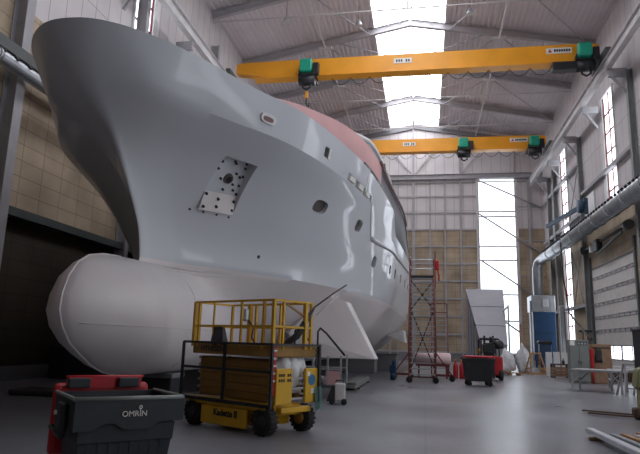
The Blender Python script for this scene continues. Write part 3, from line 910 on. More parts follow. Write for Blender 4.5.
# deckhouse, roofs and the pink brow that follows the bulwark
def plan(y0, f, y1, n=60):
    o = []
    for i in range(n+1):
        v = i/n; y = y0+(y1-y0)*v**2; o.append((f(y) if i else 0.0, y))
    return o
def shell(pl, z0, z1, m, name, inset0=0.0, drop=lambda y: 0.0):
    bm = NB(); top = []; bot = []
    right = [(XC+h, y) for h, y in pl]; left = [(XC-h, y) for h, y in pl[1:]]
    loop = right+left[::-1]
    hexa(bm, [(XC+(x-XC)*(1-inset0), y+(inset0*3 if y < 20 else 0), z0-drop(y)) for x, y in loop], [(x, y, z1-drop(y)) for x, y in loop])
    for f in bm.faces:
        if len(f.verts) == 4: f.smooth = True
    for e in bm.edges: e.smooth = not (len(e.link_faces) == 2 and e.calc_face_angle(0) > .7)
    return obj(name, bm, m, yacht, True)
roofp = lambda y: 4.70+.75*sstep(23, 38, y)
brow = pchip([16.3, 16.5, 16.9, 17.6, 18.2, 18.8, 19.6, 20.8, 22.3, 24.0, 25.0], [0, .9, 1.75, 2.55, 3.0, 3.4, 3.82, 4.22, 4.5, 4.68, 4.75])
shell(plan(16.3, brow, 25.0), 7.72, 9.33, M['pink'], 'deckhouse_brow', .015)
shell(plan(17.2, lambda y: max(brow(min(y, 25))-.34, .0) if y < 24.5 else roofp(y)-.05, 44), 7.3, 9.25, M['sidegrey'], 'deckhouse', 0.0, lambda y: .9*sstep(33, 43, y) if y > 20 else 0)
bm = NB()
for x in (-1, 1):
    bx(bm, XC-4.95, XC+4.95, 26.4, 43.5, 6.4, 7.4)
    break
obj('lower_deckhouse', bm, M['sidegrey'], yacht, True)
shell(plan(22.0, lambda y: brow(y)-.05 if y < 24.5 else roofp(y), 44), 9.38, 9.5, M['steel'], 'roof_deck', 0.0, lambda y: .9*sstep(33, 43, y))
bm = NB()
tube(bm, [(XC+roofp(y)+.02, y, 9.46-.9*sstep(33, 43, y)) for y in [24.5+k*.5 for k in range(26)]], .08, 6); obj('roof_edge', bm, M['brown'], yacht, True)
for k in range(5):
    ya, yb = 21.4+k*1.05, 22.35+k*1.05; f = lambda y: XC+(brow(y) if y < 24.6 else roofp(y))
    bm = NB(); hexa(bm, [(f(ya)-.3, ya, 7.55), (f(ya)+.02, ya, 7.55), (f(ya)+.02, ya, 8.5), (f(ya)-.3, ya, 8.5)], [(f(yb)-.3, yb, 7.55), (f(yb)+.02, yb, 7.55), (f(yb)+.02, yb, 8.5), (f(yb)-.3, yb, 8.5)]); obj('side_window', bm, M['glass'], yacht, True)
for k in range(9):                                     # dark openings under the brow
    bm = NB(); y = 19.2+k*.55; p = Vector((XC+brow(y)-.06, y, 7.95)); box(bm, p, (.3, .28, .14)); obj('brow_vent', bm, M['ink'], yacht, True)
wh = pchip([23.2, 23.5, 24.2, 25, 25.6, 26.3, 27.8, 31.3, 36], [0, 1.4, 2.6, 3.45, 3.85, 4.15, 4.35, 4.6, 4.8])
shell(plan(24.0, lambda y: max(wh(y-.5)-.25, 0), 33), 9.4, 10.95, M['sidegrey'], 'wheelhouse', .0)
shell(plan(23.2, wh, 33.5), 10.93, 11.12, M['white'], 'wheelhouse_roof')
for yy in (29.6, 32.5):
    bm = NB(); bx(bm, XC+4.35, XC+4.6, yy-.2, yy+.2, 9.4, 10.95); obj('pillar', bm, M['brown'], yacht, True)

# stabiliser fin: white wedge standing out of the bilge
fin = [(-4.75, 19.0, 3.25), (-3.0, 19.9, 3.25), (-2.78, 20.3, 3.08), (-1.62, 20.7, 1.14), (-1.56, 21.0, 1.14), (-2.75, 20.75, 3.05)]
bm = NB()
V = [bm.verts.new(p) for p in ((-4.1, 19.6, 1.14), (-1.66, 20.0, 1.14), (-2.72, 20.3, 3.05), (-3.5, 20.15, 3.28),
                               (-1.60, 20.6, 1.14), (-2.62, 20.9, 3.05), (-4.2, 21.6, 1.14), (-3.6, 21.2, 3.28), (-4.55, 19.5, 1.9), (-4.35, 20.4, 2.9), (-5.0, 20.2, 2.0))]
bmesh.ops.convex_hull(bm, input=V)
obj('stabiliser_fin', bm, M['bottom'], yacht, True)
bm = NB(); cyl(bm, (-4.05, 19.85, 2.2), (-2.95, 20.05, 3.25), .03, 6); obj('fin_seam', bm, M['bottom'], yacht, True)
# small white blade near the stern
bm = NB(); hexa(bm, [(-2.3, 36, 2.2), (-1.3, 36, 2.5), (-1.2, 36.2, 1.75)], [(-2.3, 39, 2.2), (-1.25, 39, 2.5), (-1.15, 39, 1.75)])
obj('stern_blade', bm, M['white'], yacht, True)

# blocks the hull stands on
def block(c, s, lab, m='sidegrey'):
    bm = NB(); rbox(bm, (0, 0, s[2]/2), s, .03)
    b = one('hull_support', lab, 'hull support', bm, M[m] if m != 'darkwood' else M['black'], 'supports under the yacht', (0, 0, 0)); b.location = (c[0], c[1], 0)
    bm = NB(); rbox(bm, (0, 0, s[2]-.06), (s[0]+.08, s[1]+.08, .12), .02); cp = obj('top_plank', bm, M['sidegrey'], b)
    return b
block((-4.5, 34.4, 0), (3.4, 2.0, .78), 'low grey block seen behind the foot of the white fin')
block((-2.9, 39.5, 0), (2.2, 3.0, .98), 'large grey block under the stern of the yacht, behind the stair', 'sidegrey')
block((-6.6, 14.2, 0), (.9, .7, .78), 'dark block under the keel behind the bulb', 'darkwood')
block((-6.6, 18.2, 0), (.9, .7, .78), 'second dark block under the keel, in the shade', 'darkwood')
block((-6.6, 24.0, 0), (1.1, .8, .78), 'keel block under the middle of the yacht', 'darkwood')
block((-6.6, 32.0, 0), (1.1, .8, .78), 'keel block under the after part of the yacht', 'darkwood')
# ------------------------------------------------------------------ yellow scissor lift
def wheel_bm(r, w_):
    bm = NB(); prof = [(r*.55, -w_/2), (r*.92, -w_/2), (r, -w_*.35), (r, w_*.35), (r*.92, w_/2), (r*.55, w_/2)]
    lathe(bm, prof, 'Y', seg=24)
    for k in range(18):
        a = 2*PI*k/18
        box(bm, (math.cos(a)*r, 0, math.sin(a)*r), (.03, w_*.9, .045), Matrix.Rotation(-a, 3, 'Y'))
    return bm
lift = thing('scissor_lift', 'yellow scissor lift with guard rails parked beside the bulb of the yacht', 'lift', (-3.41, 11.3, 0), math.radians(-30))
for x, y in ((-.93, -.5), (1.0, -.5), (-.93, .5), (1.0, .5)):
    w_ = obj('wheel', wheel_bm(.24, .2), M['rubber'], lift); w_.location = (x, y, .25)
    bm = NB(); lathe(bm, [(.05, -.12), (.12, -.11), (.13, -.02), (.13, .02), (.12, .11), (.05, .12)], 'Y', seg=14); obj('hub', bm, M['oldyellow' if y > 0 else 'blackmetal'], w_)
bm = NB(); rbox(bm, (0, 0, .42), (2.15, .72, .2), .02); bx(bm, -.75, .75, -.4, .4, .12, .4); obj('chassis', bm, M['yellow'], lift)
bm = NB(); rbox(bm, (0.0, -.585, .245), (1.25, .07, .33), .015); sp_ = obj('side_panel', bm, M['yellow'], lift)
bm = NB(); text(bm, 'Kadette II', .165, front_mx((.08, -.623, .3)), bold=.006); obj('lettering', bm, M['ink'], sp_)
bm = NB(); rbox(bm, (0, -.56, .49), (2.2, .08, .13), .01); obj('chassis_rail', bm, M['yellow'], lift)
bm = NB()
for k in range(9): bx(bm, -.65+k*.11, -.58+k*.11, -.604, -.6, .47, .52)
obj('chassis_lettering', bm, M['ink'], lift)
for sy in (-.34, .34):
    for k in range(5):
        z0 = .58+k*.145
        bm = NB(); bar(bm, (-1.0, sy+.03, z0+.04), (1.0, sy+.03, z0+.07), .05, .135); obj('scissor_arm', bm, M['oldyellow'], lift)
        bm = NB(); bar(bm, (-1.0, sy-.03, z0+.07), (1.0, sy-.03, z0+.04), .05, .135); obj('scissor_arm', bm, M['oldyellow'], lift)
for k in range(6):
    for x in (-1.0, 1.0):
        bm = NB(); cyl(bm, (x, -.42, .58+k*.14), (x, .42, .58+k*.14), .03, 8); obj('pivot_pin', bm, M['steel'], lift)
bm = NB(); rbox(bm, (0.1, 0, 1.46), (2.25, 1.2, .2), .02); dk = obj('platform', bm, M['oldyellow'], lift)
bm = NB(); text(bm, 'HYNSSEN', .14, front_mx((-.42, -.603, 1.46), 0, 1.15), bold=.004); obj('lettering', bm, M['ink'], dk)
# guard rails
bm = NB()
X0, X1, Y0, Y1, ZT = -1.03, 1.22, -.58, .42, 2.37
for z in (1.9, ZT):
    bar(bm, (X0, Y0, z), (X1, Y0, z), .04); bar(bm, (X0, Y1, z), (X1, Y1, z), .04); bar(bm, (X0, Y0, z), (X0, Y1, z), .04)
    bar(bm, (X1, Y0, z), (X1, Y1, z), .04)
obj('guard_rail', bm, M['yellow'], lift)
for x, y, w2 in ((-1.03, -.58, .07), (-.9, -.58, .05), (-.45, -.58, .03), (.35, -.58, .04), (.95, -.58, .05), (1.2, -.58, .06), (1.22, -.35, .04), (1.22, .25, .07), (1.22, .41, .05), (-1.03, .41, .05), (-.3, .42, .05), (.4, .42, .04), (-.42, .36, .08)):
    bm = NB(); bar(bm, (x, y, 1.5), (x, y, ZT), w2, w2); obj('rail_post', bm, M['yellow'], lift)
bm = NB(); bar(bm, (1.22, -.3, 2.32), (1.22, .25, 2.1), .03); obj('gate_chain', bm, M['oldyellow'], lift)
# control box with cable
bm = NB(); rbox(bm, (-.5, .3, 2.16), (.18, .14, .26), .03); cyl(bm, (-.56, .27, 2.26), (-.6, .25, 2.4), .02, 6)
obj('control_box', bm, M['galv'], lift)
bm = NB(); tube(bm, [(-.42, .32, 2.05), (-.25, .3, 1.9), (-.26, .28, 1.7), (-.15, .28, 1.56)], .018, 6); obj('control_cable', bm, M['hose'], lift)
# striped stanchion, end panels
bm = NB(); bar(bm, (1.2, -.54, .7), (1.2, -.54, 1.56), .07, .07); st = obj('warning_post', bm, M['red'], lift)
bm = NB()
for k in range(5): rbox(bm, (1.2, -.54, .95+k*.13), (.08, .08, .06), .004, 1, Matrix.Rotation(.5, 3, 'Y'))
obj('stripe', bm, M['white'], st)
bm = NB(); rbox(bm, (1.24, -.31, .85), (.06, .42, .62), .015); pe = obj('end_panel', bm, M['yellow'], lift)
bm = NB()
for r_ in range(2):
    for k in range(6):
        if k != 3: bx(bm, 1.271, 1.275, -.46+k*.055, -.42+k*.055, 1.02-r_*.09, 1.07-r_*.09)
obj('lettering', bm, M['ink'], pe)
bm = NB(); rbox(bm, (1.24, .43, .85), (.06, .34, .62), .015); pe = obj('end_panel', bm, M['yellow'], lift)
bm = NB(); cyl(bm, (1.268, .43, .95), (1.276, .43, .95), .1, 16); obj('sticker', bm, M['lightblue'], pe)
bm = NB(); bx(bm, 1.268, 1.274, .42, .54, .7, .8); obj('sticker', bm, M['paper'], pe)
bm = NB(); bx(bm, 1.268, 1.274, .3, .38, 1.02, 1.1); obj('sticker', bm, M['paper'], pe)
bm = NB()
for z in (.62, .8, .98): bar(bm, (1.2, -.1, z), (1.2, .28, z), .03, .04)
obj('ladder_rung', bm, M['steel'], lift)
bm = NB(); rbox(bm, (1.1, .1, .42), (.22, .8, .1), .02); obj('end_step', bm, M['yellow'], lift)
# black frame of bars round the folded lift
bm = NB()
Xa, Xb, Yf = -1.24, 1.28, -.66
for z in (1.58, 1.1, .52):
    bar(bm, (Xa, Yf, z), (Xb, Yf, z), .045 if z > 1 else .06); bar(bm, (Xb, Yf, z), (Xb, .62, z), .04) if z > 1.5 else None
for x in (Xa, .02, Xb): bar(bm, (x, Yf, .5), (x, Yf, 1.58), .045)
bar(bm, (Xb, .62, .55), (Xb, .62, 1.6), .05); bar(bm, (Xa, Yf, 1.58), (Xa, .4, 1.58), .04)
obj('guard_frame', bm, M['blackmetal'], lift)
# things standing on / hanging from the lift
Lm = ROOTM[lift.name]
def LP(x, y, z): return Lm @ Vector((x, y, z))
bm = NB()
for k, (x, y, z, s) in enumerate(((1.0, -.1, 1.03, .32), (1.02, .12, .98, .34), (.98, .28, 1.06, .3))):
    g = bmesh.ops.create_icosphere(bm, subdivisions=3, radius=1)
    for v in g['verts']:
        q = v.co.copy(); j = 1+.1*math.sin(7*q.x+3*q.z+k)+.06*math.sin(13*q.y+5*q.z)
        v.co = Lm @ Vector((x-.06+q.x*.2*j, y+q.y*.24*j, z+.12+q.z*s*j))
for f in bm.faces: f.smooth = True
one('plastic_bundle', 'white foil bundle stuffed into the open end of the scissor lift', 'bundle', bm, M['plastic'])
bm = NB(); g = bmesh.ops.create_grid(bm, x_segments=10, y_segments=10, size=.5)
for v in g['verts']:
    u, w2 = v.co.x, v.co.y
    v.co = Lm @ Vector((1.30+.03*math.sin(12*u), .60+u*.22, .62+w2*.4+.03*math.sin(9*u)))
bmesh.ops.solidify(bm, geom=bm.faces[:], thickness=.02)
one('cloth', 'pale green and white cloth hanging at the back corner of the scissor lift', 'cloth', bm, M['tealcloth'])
bm = NB(); g = bmesh.ops.create_cube(bm, size=1)
bmesh.ops.subdivide_edges(bm, edges=bm.edges[:], cuts=5, use_grid_fill=True)
for v in bm.verts:
    q = v.co; t = .5-q.z
    v.co = Lm @ Vector((-.32+q.x*(.26+.1*t)+.03*t, -.54+q.y*(.06+.1*t), 1.72+q.z*.34+.02*math.sin(9*q.x)))
for f in bm.faces: f.smooth = True
one('tool_bag', 'dark bag hanging on the front rail of the scissor lift', 'bag', bm, M['black'])
bm = NB(); tube(bm, [LP(1.05, -.15, 1.57), LP(1.16, .1, 1.75), LP(1.2, .3, 2.05), LP(1.26, .46, 2.3)], [.05, .07, .06, .02], 8)
tube(bm, [LP(1.26, .46, 2.3), LP(1.35, .95, 2.62), LP(1.42, 1.25, 2.8)], .015, 6)
one('black_hose', 'black hose slung over the scissor lift rail towards the white fin', 'hose', bm, M['hose'])

# ------------------------------------------------------------------ bins
def big_bin():
    t = thing('waste_container', 'large dark grey wheeled bin with red lid folded back, lettered OMRIN, lower left', 'bin', (-2.80, 5.18, 0), math.radians(44.5))
    W, Dp, Hh = .93, .80, 1.12
    bm = NB()
    def ring(z, w2, d2): return [(-w2/2, -d2/2, z), (w2/2, -d2/2, z), (w2/2, d2/2, z), (-w2/2, d2/2, z)]
    rings = [ring(.2, W*.74, Dp*.66), ring(.74, W*.86, Dp*.84), ring(.76, W*.88, Dp*.88), ring(.9, W*.9, Dp*.9)]
    vs = [[bm.verts.new(p) for p in r] for r in rings]
    for a, b in zip(vs, vs[1:]):
        for k in range(4): bm.faces.new((a[k], a[(k+1) % 4], b[(k+1) % 4], b[k]))
    bm.faces.new(vs[0][::-1])
    for k in range(8):                                     # ribs on the front face
        x = -.32+k*.092; bar(bm, (x*.86, -Dp*.335, .22), (x, -Dp*.425, .8), .03, .02, (0, 1, 0))
    obj('body', bm, M['bindark'], t)
    # wide rim: skirt with wavy lower edge + open top
    bm = NB(); n = 40; out = []; low = []
    hw, hd = W/2, Dp/2
    def low_z(x): return .86 + .055*(1-sstep(.0, .12, abs(x+.18)-.03)) + .055*sstep(.18, .26, x)
    lo = [bm.verts.new((-hw+W*i/n, -hd, low_z(-hw+W*i/n)-.0)) for i in range(n+1)]
    up = [bm.verts.new((-hw+W*i/n, -hd, Hh)) for i in range(n+1)]
    for i in range(n): bm.faces.new((lo[i], lo[i+1], up[i+1], up[i]))
    for s in (-1, 1):
        a = lo[0] if s < 0 else lo[n]; b = up[0] if s < 0 else up[n]
        c = bm.verts.new((s*hw, hd, .9)); d_ = bm.verts.new((s*hw, hd, Hh)); bm.faces.new((a, b, d_, c))
    bx(bm, -hw, hw, hd-.02, hd, .9, Hh)
    g = bmesh.ops.solidify(bm, geom=[f for f in bm.faces if len(f.verts) == 4], thickness=.03)
    obj('rim', bm, M['bindark'], t)
    bm = NB()                                              # rounded top edge
    tube(bm, [(-hw, -hd, Hh), (hw, -hd, Hh)], .018, 8); tube(bm, [(-hw, -hd, Hh), (-hw, hd, Hh)], .018, 8); tube(bm, [(hw, -hd, Hh), (hw, hd, Hh)], .018, 8)
    obj('top_edge', bm, M['greymetal'], t)
    bm = NB(); hexa(bm, [(-hw+.05, -hd+.06, Hh-.05), (hw-.05, -hd+.06, Hh-.05), (hw-.05, hd-.03, Hh-.05), (-hw+.05, hd-.03, Hh-.05)],
                    [(-hw+.05, -hd+.06, .88), (hw-.05, -hd+.06, .88), (hw-.05, hd-.03, .88), (-hw+.05, hd-.03, .88)])
    ins = obj('inner_liner', bm, M['bininside'], t)
    # logo
    bm = NB(); mx = front_mx((.03, -hd-.018, .99))
    text(bm, 'OMRIN', .068, mx, .003); tube(bm, [(.078, -hd-.018, 1.0), (.078, -hd-.018, 1.032)], .004, 5)
    pts = [(.078+.012*math.cos(a), -hd-.018, 1.044+.012*math.sin(a)) for a in [2*PI*k/14 for k in range(15)]]
    tube(bm, pts, .005, 5); lo_ = obj('logo', bm, M['paper'], t)
    # lid swung down behind
    bm = NB(); rbox(bm, (-.02, hd+.12, .86), (W*.98, .1, .66), .05, 3); bx(bm, -.36, .34, hd+.04, hd+.12, 1.14, 1.25)
    lid = obj('lid', bm, M['red'], t)
    for x in (-.27, .2):
        bm = NB(); rbox(bm, (x, hd+.02, 1.195), (.2, .08, .09), .01); obj('hinge', bm, M['bininside'], lid)
    bm = NB(); cyl(bm, (-.38, hd+.06, 1.25), (.36, hd+.06, 1.25), .014, 8); obj('hinge_bar', bm, M['red'], lid)
    bm = NB(); cyl(bm, (-hw-.03, 0, .98), (-hw-.08, 0, .98), .02, 10); obj('lifting_peg', bm, M['paper'], t)
    bm = NB(); tube(bm, [(-hw-.01, -.2, .84), (-hw-.07, -.18, .84), (-hw-.07, .18, .84), (-hw-.01, .2, .84)], .018, 8); obj('side_handle', bm, M['bindark'], t)
    bm = NB(); rbox(bm, (-hw-.03, -.05, .92), (.06, .26, .3), .03); obj('side_boss', bm, M['bindark'], t)
    for x, y in ((-.26, -.2), (.26, -.2), (-.26, .2), (.26, .2)):
        bm = NB(); lathe(bm, [(.03, -.03), (.1, -.025), (.1, .025), (.03, .03)], 'Y', (x, y, .1), 16); bx(bm, x-.02, x+.02, y-.045, y-.03, .1, .22); bx(bm, x-.02, x+.02, y+.03, y+.045, .1, .22); bx(bm, x-.04, x+.04, y-.05, y+.05, .19, .22)
        obj('caster', bm, M['rubber'], t)
    return t
big_bin()

t = thing('waste_container', 'black wheeled bin with closed red lid in the middle of the floor', 'bin', (2.25, 26.6, 0), math.radians(6))
bm = NB()
a = [(-.5, -.42, .2), (.5, -.42, .2), (.5, .42, .2), (-.5, .42, .2)]; b = [(-.6, -.52, 1.12), (.6, -.52, 1.12), (.6, .52, 1.12), (-.6, .52, 1.12)]
hexa(bm, a, b)
for k in range(6): bar(bm, (-.4+k*.16, -.43, .25), (-.46+k*.185, -.51, .95), .04, .03, (0, 1, 0))
obj('body', bm, M['black'], t)
bm = NB(); rbox(bm, (0, -.0, 1.12), (1.32, 1.12, .1), .03); obj('rim', bm, M['black'], t)
bm = NB(); rbox(bm, (.02, .0, 1.2), (1.2, 1.06, .12), .05, 3); tube(bm, [(-.45, -.5, 1.2), (-.3, -.58, 1.22), (.3, -.58, 1.22), (.45, -.5, 1.2)], .03, 8); obj('lid', bm, M['red'], t)
for x, y in ((-.42, -.34), (.44, -.34), (-.42, .36), (.44, .36)):
    bm = NB(); lathe(bm, [(.03, -.03), (.1, -.025), (.1, .025), (.03, .03)], 'Y', (x, y, .1), 14); bx(bm, x-.04, x+.04, y-.05, y+.05, .1, .24); obj('caster', bm, M['rubber'], t)

# ------------------------------------------------------------------ rolling stair at the hull
def stair():
    t = thing('rolling_stair', 'tall dark red rolling stair with many grey treads beside the hull', 'stair', (-.12, 27, 0), 0)
    W = .58; y0, y1, zt = -.35, 2.3, 5.0
    for s in (-1, 1):
        bm = NB(); bar(bm, (s*W, y0, .25), (s*W, y1, zt), .06, .12); obj('stringer', bm, M['redpaint'], t)
        bm = NB(); bar(bm, (s*W, -.3, .2), (s*W, -.25, 1.2), .06); obj('post', bm, M['redpaint'], t)
        bm = NB(); cyl(bm, (s*(W+.02), y0, 1.15), (s*(W+.02), y1, zt+.9), .03, 8); obj('handrail', bm, M['redpaint'], t)
        bm = NB(); bar(bm, (s*W, y1+.9, .25), (s*W, y1+.9, zt), .07); bar(bm, (s*W, y1, .25), (s*W, y1, zt), .06); obj('rear_leg', bm, M['redpaint'], t)
        bm = NB(); bar(bm, (s*W, y0+.2, .25), (s*W, y1+.95, .25), .08, .1); obj('base_rail', bm, M['redpaint'], t)
        bm = NB(); bar(bm, (s*W, y1, .4), (s*W, y1+.9, 2.6), .04); bar(bm, (s*W, y1+.9, 2.6), (s*W, y1, 4.8), .04); obj('side_brace', bm, M['redpaint'], t)
    for k in range(20):
        f = (k+.5)/20; z = .25+(zt-.25)*f; y = y0+(y1-y0)*f
        bm = NB(); bx(bm, -W+.03, W-.03, y-.1, y+.1, z-.02, z+.02); obj('tread', bm, M['galv'], t)
    for a, b in (((-W, .5), (W, 3.4)), ((W, .5), (-W, 3.4)), ((-W, 3.4), (W, 4.9)), ((W, 3.4), (-W, 4.9))):
        bm = NB(); bar(bm, (a[0], y1+.9, a[1]), (b[0], y1+.9, b[1]), .06, .06); obj('cross_brace', bm, M['blackmetal'], t)
    bm = NB(); bx(bm, -W-.05, W+.05, y1-.05, y1+1.0, zt-.05, zt+.05); obj('platform', bm, M['blackmetal'], t)
    for z in (5.5, 5.98):
        bm = NB(); cyl(bm, (-W, y1+.95, z), (W, y1+.95, z), .035, 8); 
        for s in (-1, 1): cyl(bm, (s*W, y1, z), (s*W, y1+.95, z), .035, 8)
        obj('platform_rail', bm, M['alu'], t)
    for s in (-1, 1):
        bm = NB(); bar(bm, (s*W, y1+.95, zt), (s*W, y1+.95, 6.1), .05); obj('rail_post', bm, M['redpaint'], t)
    bm = NB(); bar(bm, (W+.06, y1, 4.4), (W+.06, y1, 6.25), .05); obj('gate_post', bm, M['redpaint'], t)
    # outriggers and wheels
    for s in (-1, 1):
        bm = NB(); bar(bm, (s*W, 1.5, .28), (s*(W+.8), 1.5, .28), .08, .1); bar(bm, (s*W, 1.5, 1.35), (s*(W+.75), 1.5, .32), .06); obj('outrigger', bm, M['redpaint'], t)
        for x, y in ((s*W, -.3), (s*(W+.78), 1.5), (s*W, y1+.95)):
            bm = NB(); lathe(bm, [(.04, -.05), (.14, -.045), (.14, .045), (.04, .05)], 'Y', (x, y, .14), 16); bx(bm, x-.02, x+.02, y-.07, y-.05, .14, .3); bx(bm, x-.02, x+.02, y+.05, y+.07, .14, .3); bx(bm, x-.05, x+.05, y-.07, y+.07, .26, .3); obj('wheel', bm, M['rubber'], t)
    bm = NB(); bar(bm, (-W, y0+.3, .25), (W, y0+.3, .25), .06); obj('base_cross_bar', bm, M['redpaint'], t)
    return t
stair()
bm = NB(); rbox(bm, (.60, 29.15, 5.55), (.22, .2, .5), .06); tube(bm, [(.64, 29.1, 5.3), (.70, 29.1, 5.0), (.68, 29.1, 4.75)], .05, 6)
one('red_bag', 'red bag hanging from the top corner of the rolling stair', 'bag', bm, M['red'])
bm = NB(); rbox(bm, (-1.5, 28.3, .5), (.3, .25, .36), .04); cyl(bm, (-1.5, 28.3, 0), (-1.5, 28.3, .35), .12, 12); cyl(bm, (-1.45, 28.3, .68), (-1.45, 28.3, .9), .1, 10)
one('blue_tool_box', 'small blue and black machine on the floor left of the rolling stair', 'machine', bm, M['blue'])

# second stair frame behind
t = thing('scaffold_stair', 'second dark red stair frame standing behind the rolling stair', 'stair', (.8, 33.5, 0), 0)
for s in (-.45, .45):
    for y in (-.6, .8):
        bm = NB(); bar(bm, (s, y, .0), (s, y, 4.0 if y > 0 else 1.3), .06); obj('post', bm, M['redpaint'], t)
    bm = NB(); bar(bm, (s, -.6, .3), (s, .8, 3.2), .06, .1); obj('stringer', bm, M['redpaint'], t)
for k in range(10):
    bm = NB(); bx(bm, -.43, .43, -.52+k*.14-.08, -.52+k*.14+.08, .45+k*.29-.02, .45+k*.29+.02); obj('tread', bm, M['galv'], t)
bm = NB(); bar(bm, (-.45, .8, 4.0), (.45, .8, 4.0), .05); bar(bm, (-.45, .8, 3.5), (.45, .8, 3.5), .05); obj('top_rail', bm, M['redpaint'], t)
# pale pink covered bench behind the stair
t = thing('covered_roll', 'pale pink covered roll lying on a frame behind the rolling stair', 'roll', (.38, 31.2, 0))
bm = NB(); n = 24
prof = [(.0, 0), (.3, 0.0)]
for k in range(1): pass
tube(bm, [(-.92, 0, .98), (-.84, 0, .98), (.84, 0, .98), (.92, 0, .98)], [.22, .30, .30, .22], 20); obj('cover', bm, M['rollpink'], t)
for x in (-.7, .7):
    bm = NB(); bx(bm, x-.04, x+.04, -.3, .3, 0, .7); obj('leg', bm, M['redpaint'], t)
bm = NB(); bx(bm, -.85, .85, -.25, .25, .6, .69); obj('frame', bm, M['redpaint'], t)
# red gas bottles beside
for i, (x, lab) in enumerate(((1.55, 'red bottle standing right of the pink roll, left of the pair'), (1.86, 'red bottle standing right of the pink roll, right of the pair'))):
    bm = NB(); lathe(bm, [(.12, 0), (.13, .05), (.13, .62), (.08, .75), (.04, .8), (.04, .9)], 'Z', (x, 31.6, 0), 16)
    o = one('gas_bottle', lab, 'bottle', bm, M['red'], 'red bottles')
    bm = NB(); cyl(bm, (0, 0, .0), (0, 0, .1), .05, 10); v = obj('valve', bm, M['yellow'], o); v.location = (0, 0, .89)
# ------------------------------------------------------------------ things at the back
# grey enclosure whose front panel leans back
t = thing('panel_enclosure', 'tall grey enclosure with a pale front panel leaning back, left of the bright back window', 'enclosure', (5.0, 44, 0))
xl0, xl1, xr0, xr1 = 3.55, 3.5, 5.2, 6.55
bm = NB(); hexa(bm, [(3.62, 40, .05), (5.25, 40, .05), (5.25, 40, 1.7), (3.62, 40, 1.75)], [(3.5, 52, .05), (6.6, 52, .05), (6.6, 52, 6.4), (3.52, 52, 6.4)]); obj('body', bm, M['sidegrey'], t, True)
bm = NB(); hexa(bm, [(3.6, 39.95, 1.75), (5.28, 39.95, 1.72), (6.62, 51.95, 6.45), (3.5, 51.95, 6.45)], [(3.6, 39.9, 1.83), (5.28, 39.9, 1.80), (6.62, 51.9, 6.53), (3.5, 51.9, 6.53)]); obj('front_panel', bm, M['panelgrey'], t, True)
for f in (.28, .62):
    bm = NB(); a = Vector((3.6, 39.9, 1.84)).lerp(Vector((3.5, 51.9, 6.54)), f); b = Vector((5.28, 39.9, 1.81)).lerp(Vector((6.62, 51.9, 6.54)), f)
    bar(bm, a, b, .1, .03); obj('panel_joint', bm, M['sidegrey'], t, True)
bm = NB(); hexa(bm, [(3.62, 39.93, .05), (5.25, 39.93, .05), (5.25, 39.93, 1.7), (3.62, 39.93, 1.72)], [(3.62, 39.98, .05), (5.25, 39.98, .05), (5.25, 39.98, 1.7), (3.62, 39.98, 1.72)]); obj('front_board', bm, M['panelgrey'], t, True)
for k in range(5):
    y = 41+k*2.3; bm = NB(); zt = 1.75+4.65*(y-40)/12; x = 3.60-.1*(y-40)/12
    bar(bm, (x-.04, y, .05), (x-.04, y, zt), .08, .1); obj('side_post', bm, M['steel'], t, True)
bm = NB(); bar(bm, (5.42, 40.2, .0), (5.42, 40.2, 4.4), .1, .1); bar(bm, (5.42, 40.2, 4.3), (5.8, 46, 4.3), .08, .08); obj('side_pole', bm, M['galv'], t, True)

# forklift: dark mast and cage above a red body
t = thing('forklift', 'dark forklift with red body standing behind the bin with the red lid', 'forklift', (3.25, 31.8, 0))
bm = NB(); rbox(bm, (.3, .1, .72), (.62, 1.7, .95), .08); obj('body', bm, M['red'], t)
bm = NB(); rbox(bm, (-.3, .2, .7), (.6, 1.5, .6), .08); obj('counterweight', bm, M['blackmetal'], t)
for x in (-.45, .45):
    for y in (-.7, .9):
        bm = NB(); bar(bm, (x, y, 1.0), (x*.95, y*.85, 2.0), .07); obj('cage_post', bm, M['blackmetal'], t)
bm = NB(); rbox(bm, (0, .1, 2.03), (.98, 1.4, .08), .03)
for k in range(4): bx(bm, -.42, .42, -.5+k*.35-.03, -.5+k*.35+.03, 2.05, 2.1)
obj('cage_roof', bm, M['blackmetal'], t)
for x in (-.3, .12):
    bm = NB(); bar(bm, (x, -.95, .1), (x, -.95, 2.2), .1, .12); obj('mast', bm, M['blackmetal'], t)
bm = NB(); rbox(bm, (-.1, -1.0, 1.55), (.62, .1, .42), .03); cyl(bm, (.05, -1.0, 1.85), (.05, -1.0, 2.15), .12, 12); obj('carriage', bm, M['blackmetal'], t)
bm = NB(); lathe(bm, [(.1, 0), (.26, .05), (.28, .25), (.2, .4), (.1, .45)], 'Z', (.42, -.6, 1.55), 14); obj('lamp_housing', bm, M['blackmetal'], t)
bm = NB(); rbox(bm, (.0, .1, 1.35), (.5, .4, .5), .08); rbox(bm, (0, .45, 1.6), (.5, .12, .5), .05); obj('driver_seat', bm, M['black'], t)
bm = NB(); cyl(bm, (-.5, -.55, 1.28), (-.5, -.55, 1.55), .06, 10); obj('warning_light', bm, M['yellow'], t)
for x, y in ((-.5, -.6), (.5, -.6), (-.5, .75), (.5, .75)):
    bm = NB(); lathe(bm, [(.1, -.1), (.27, -.1), (.28, 0), (.27, .1), (.1, .1)], 'X', (x, y, .28), 18); obj('wheel', bm, M['rubber'], t)
for x in (-.35, .2):
    bm = NB(); bar(bm, (x, -1.0, .12), (x, -1.9, .1), .12, .05); obj('fork', bm, M['steel'], t)

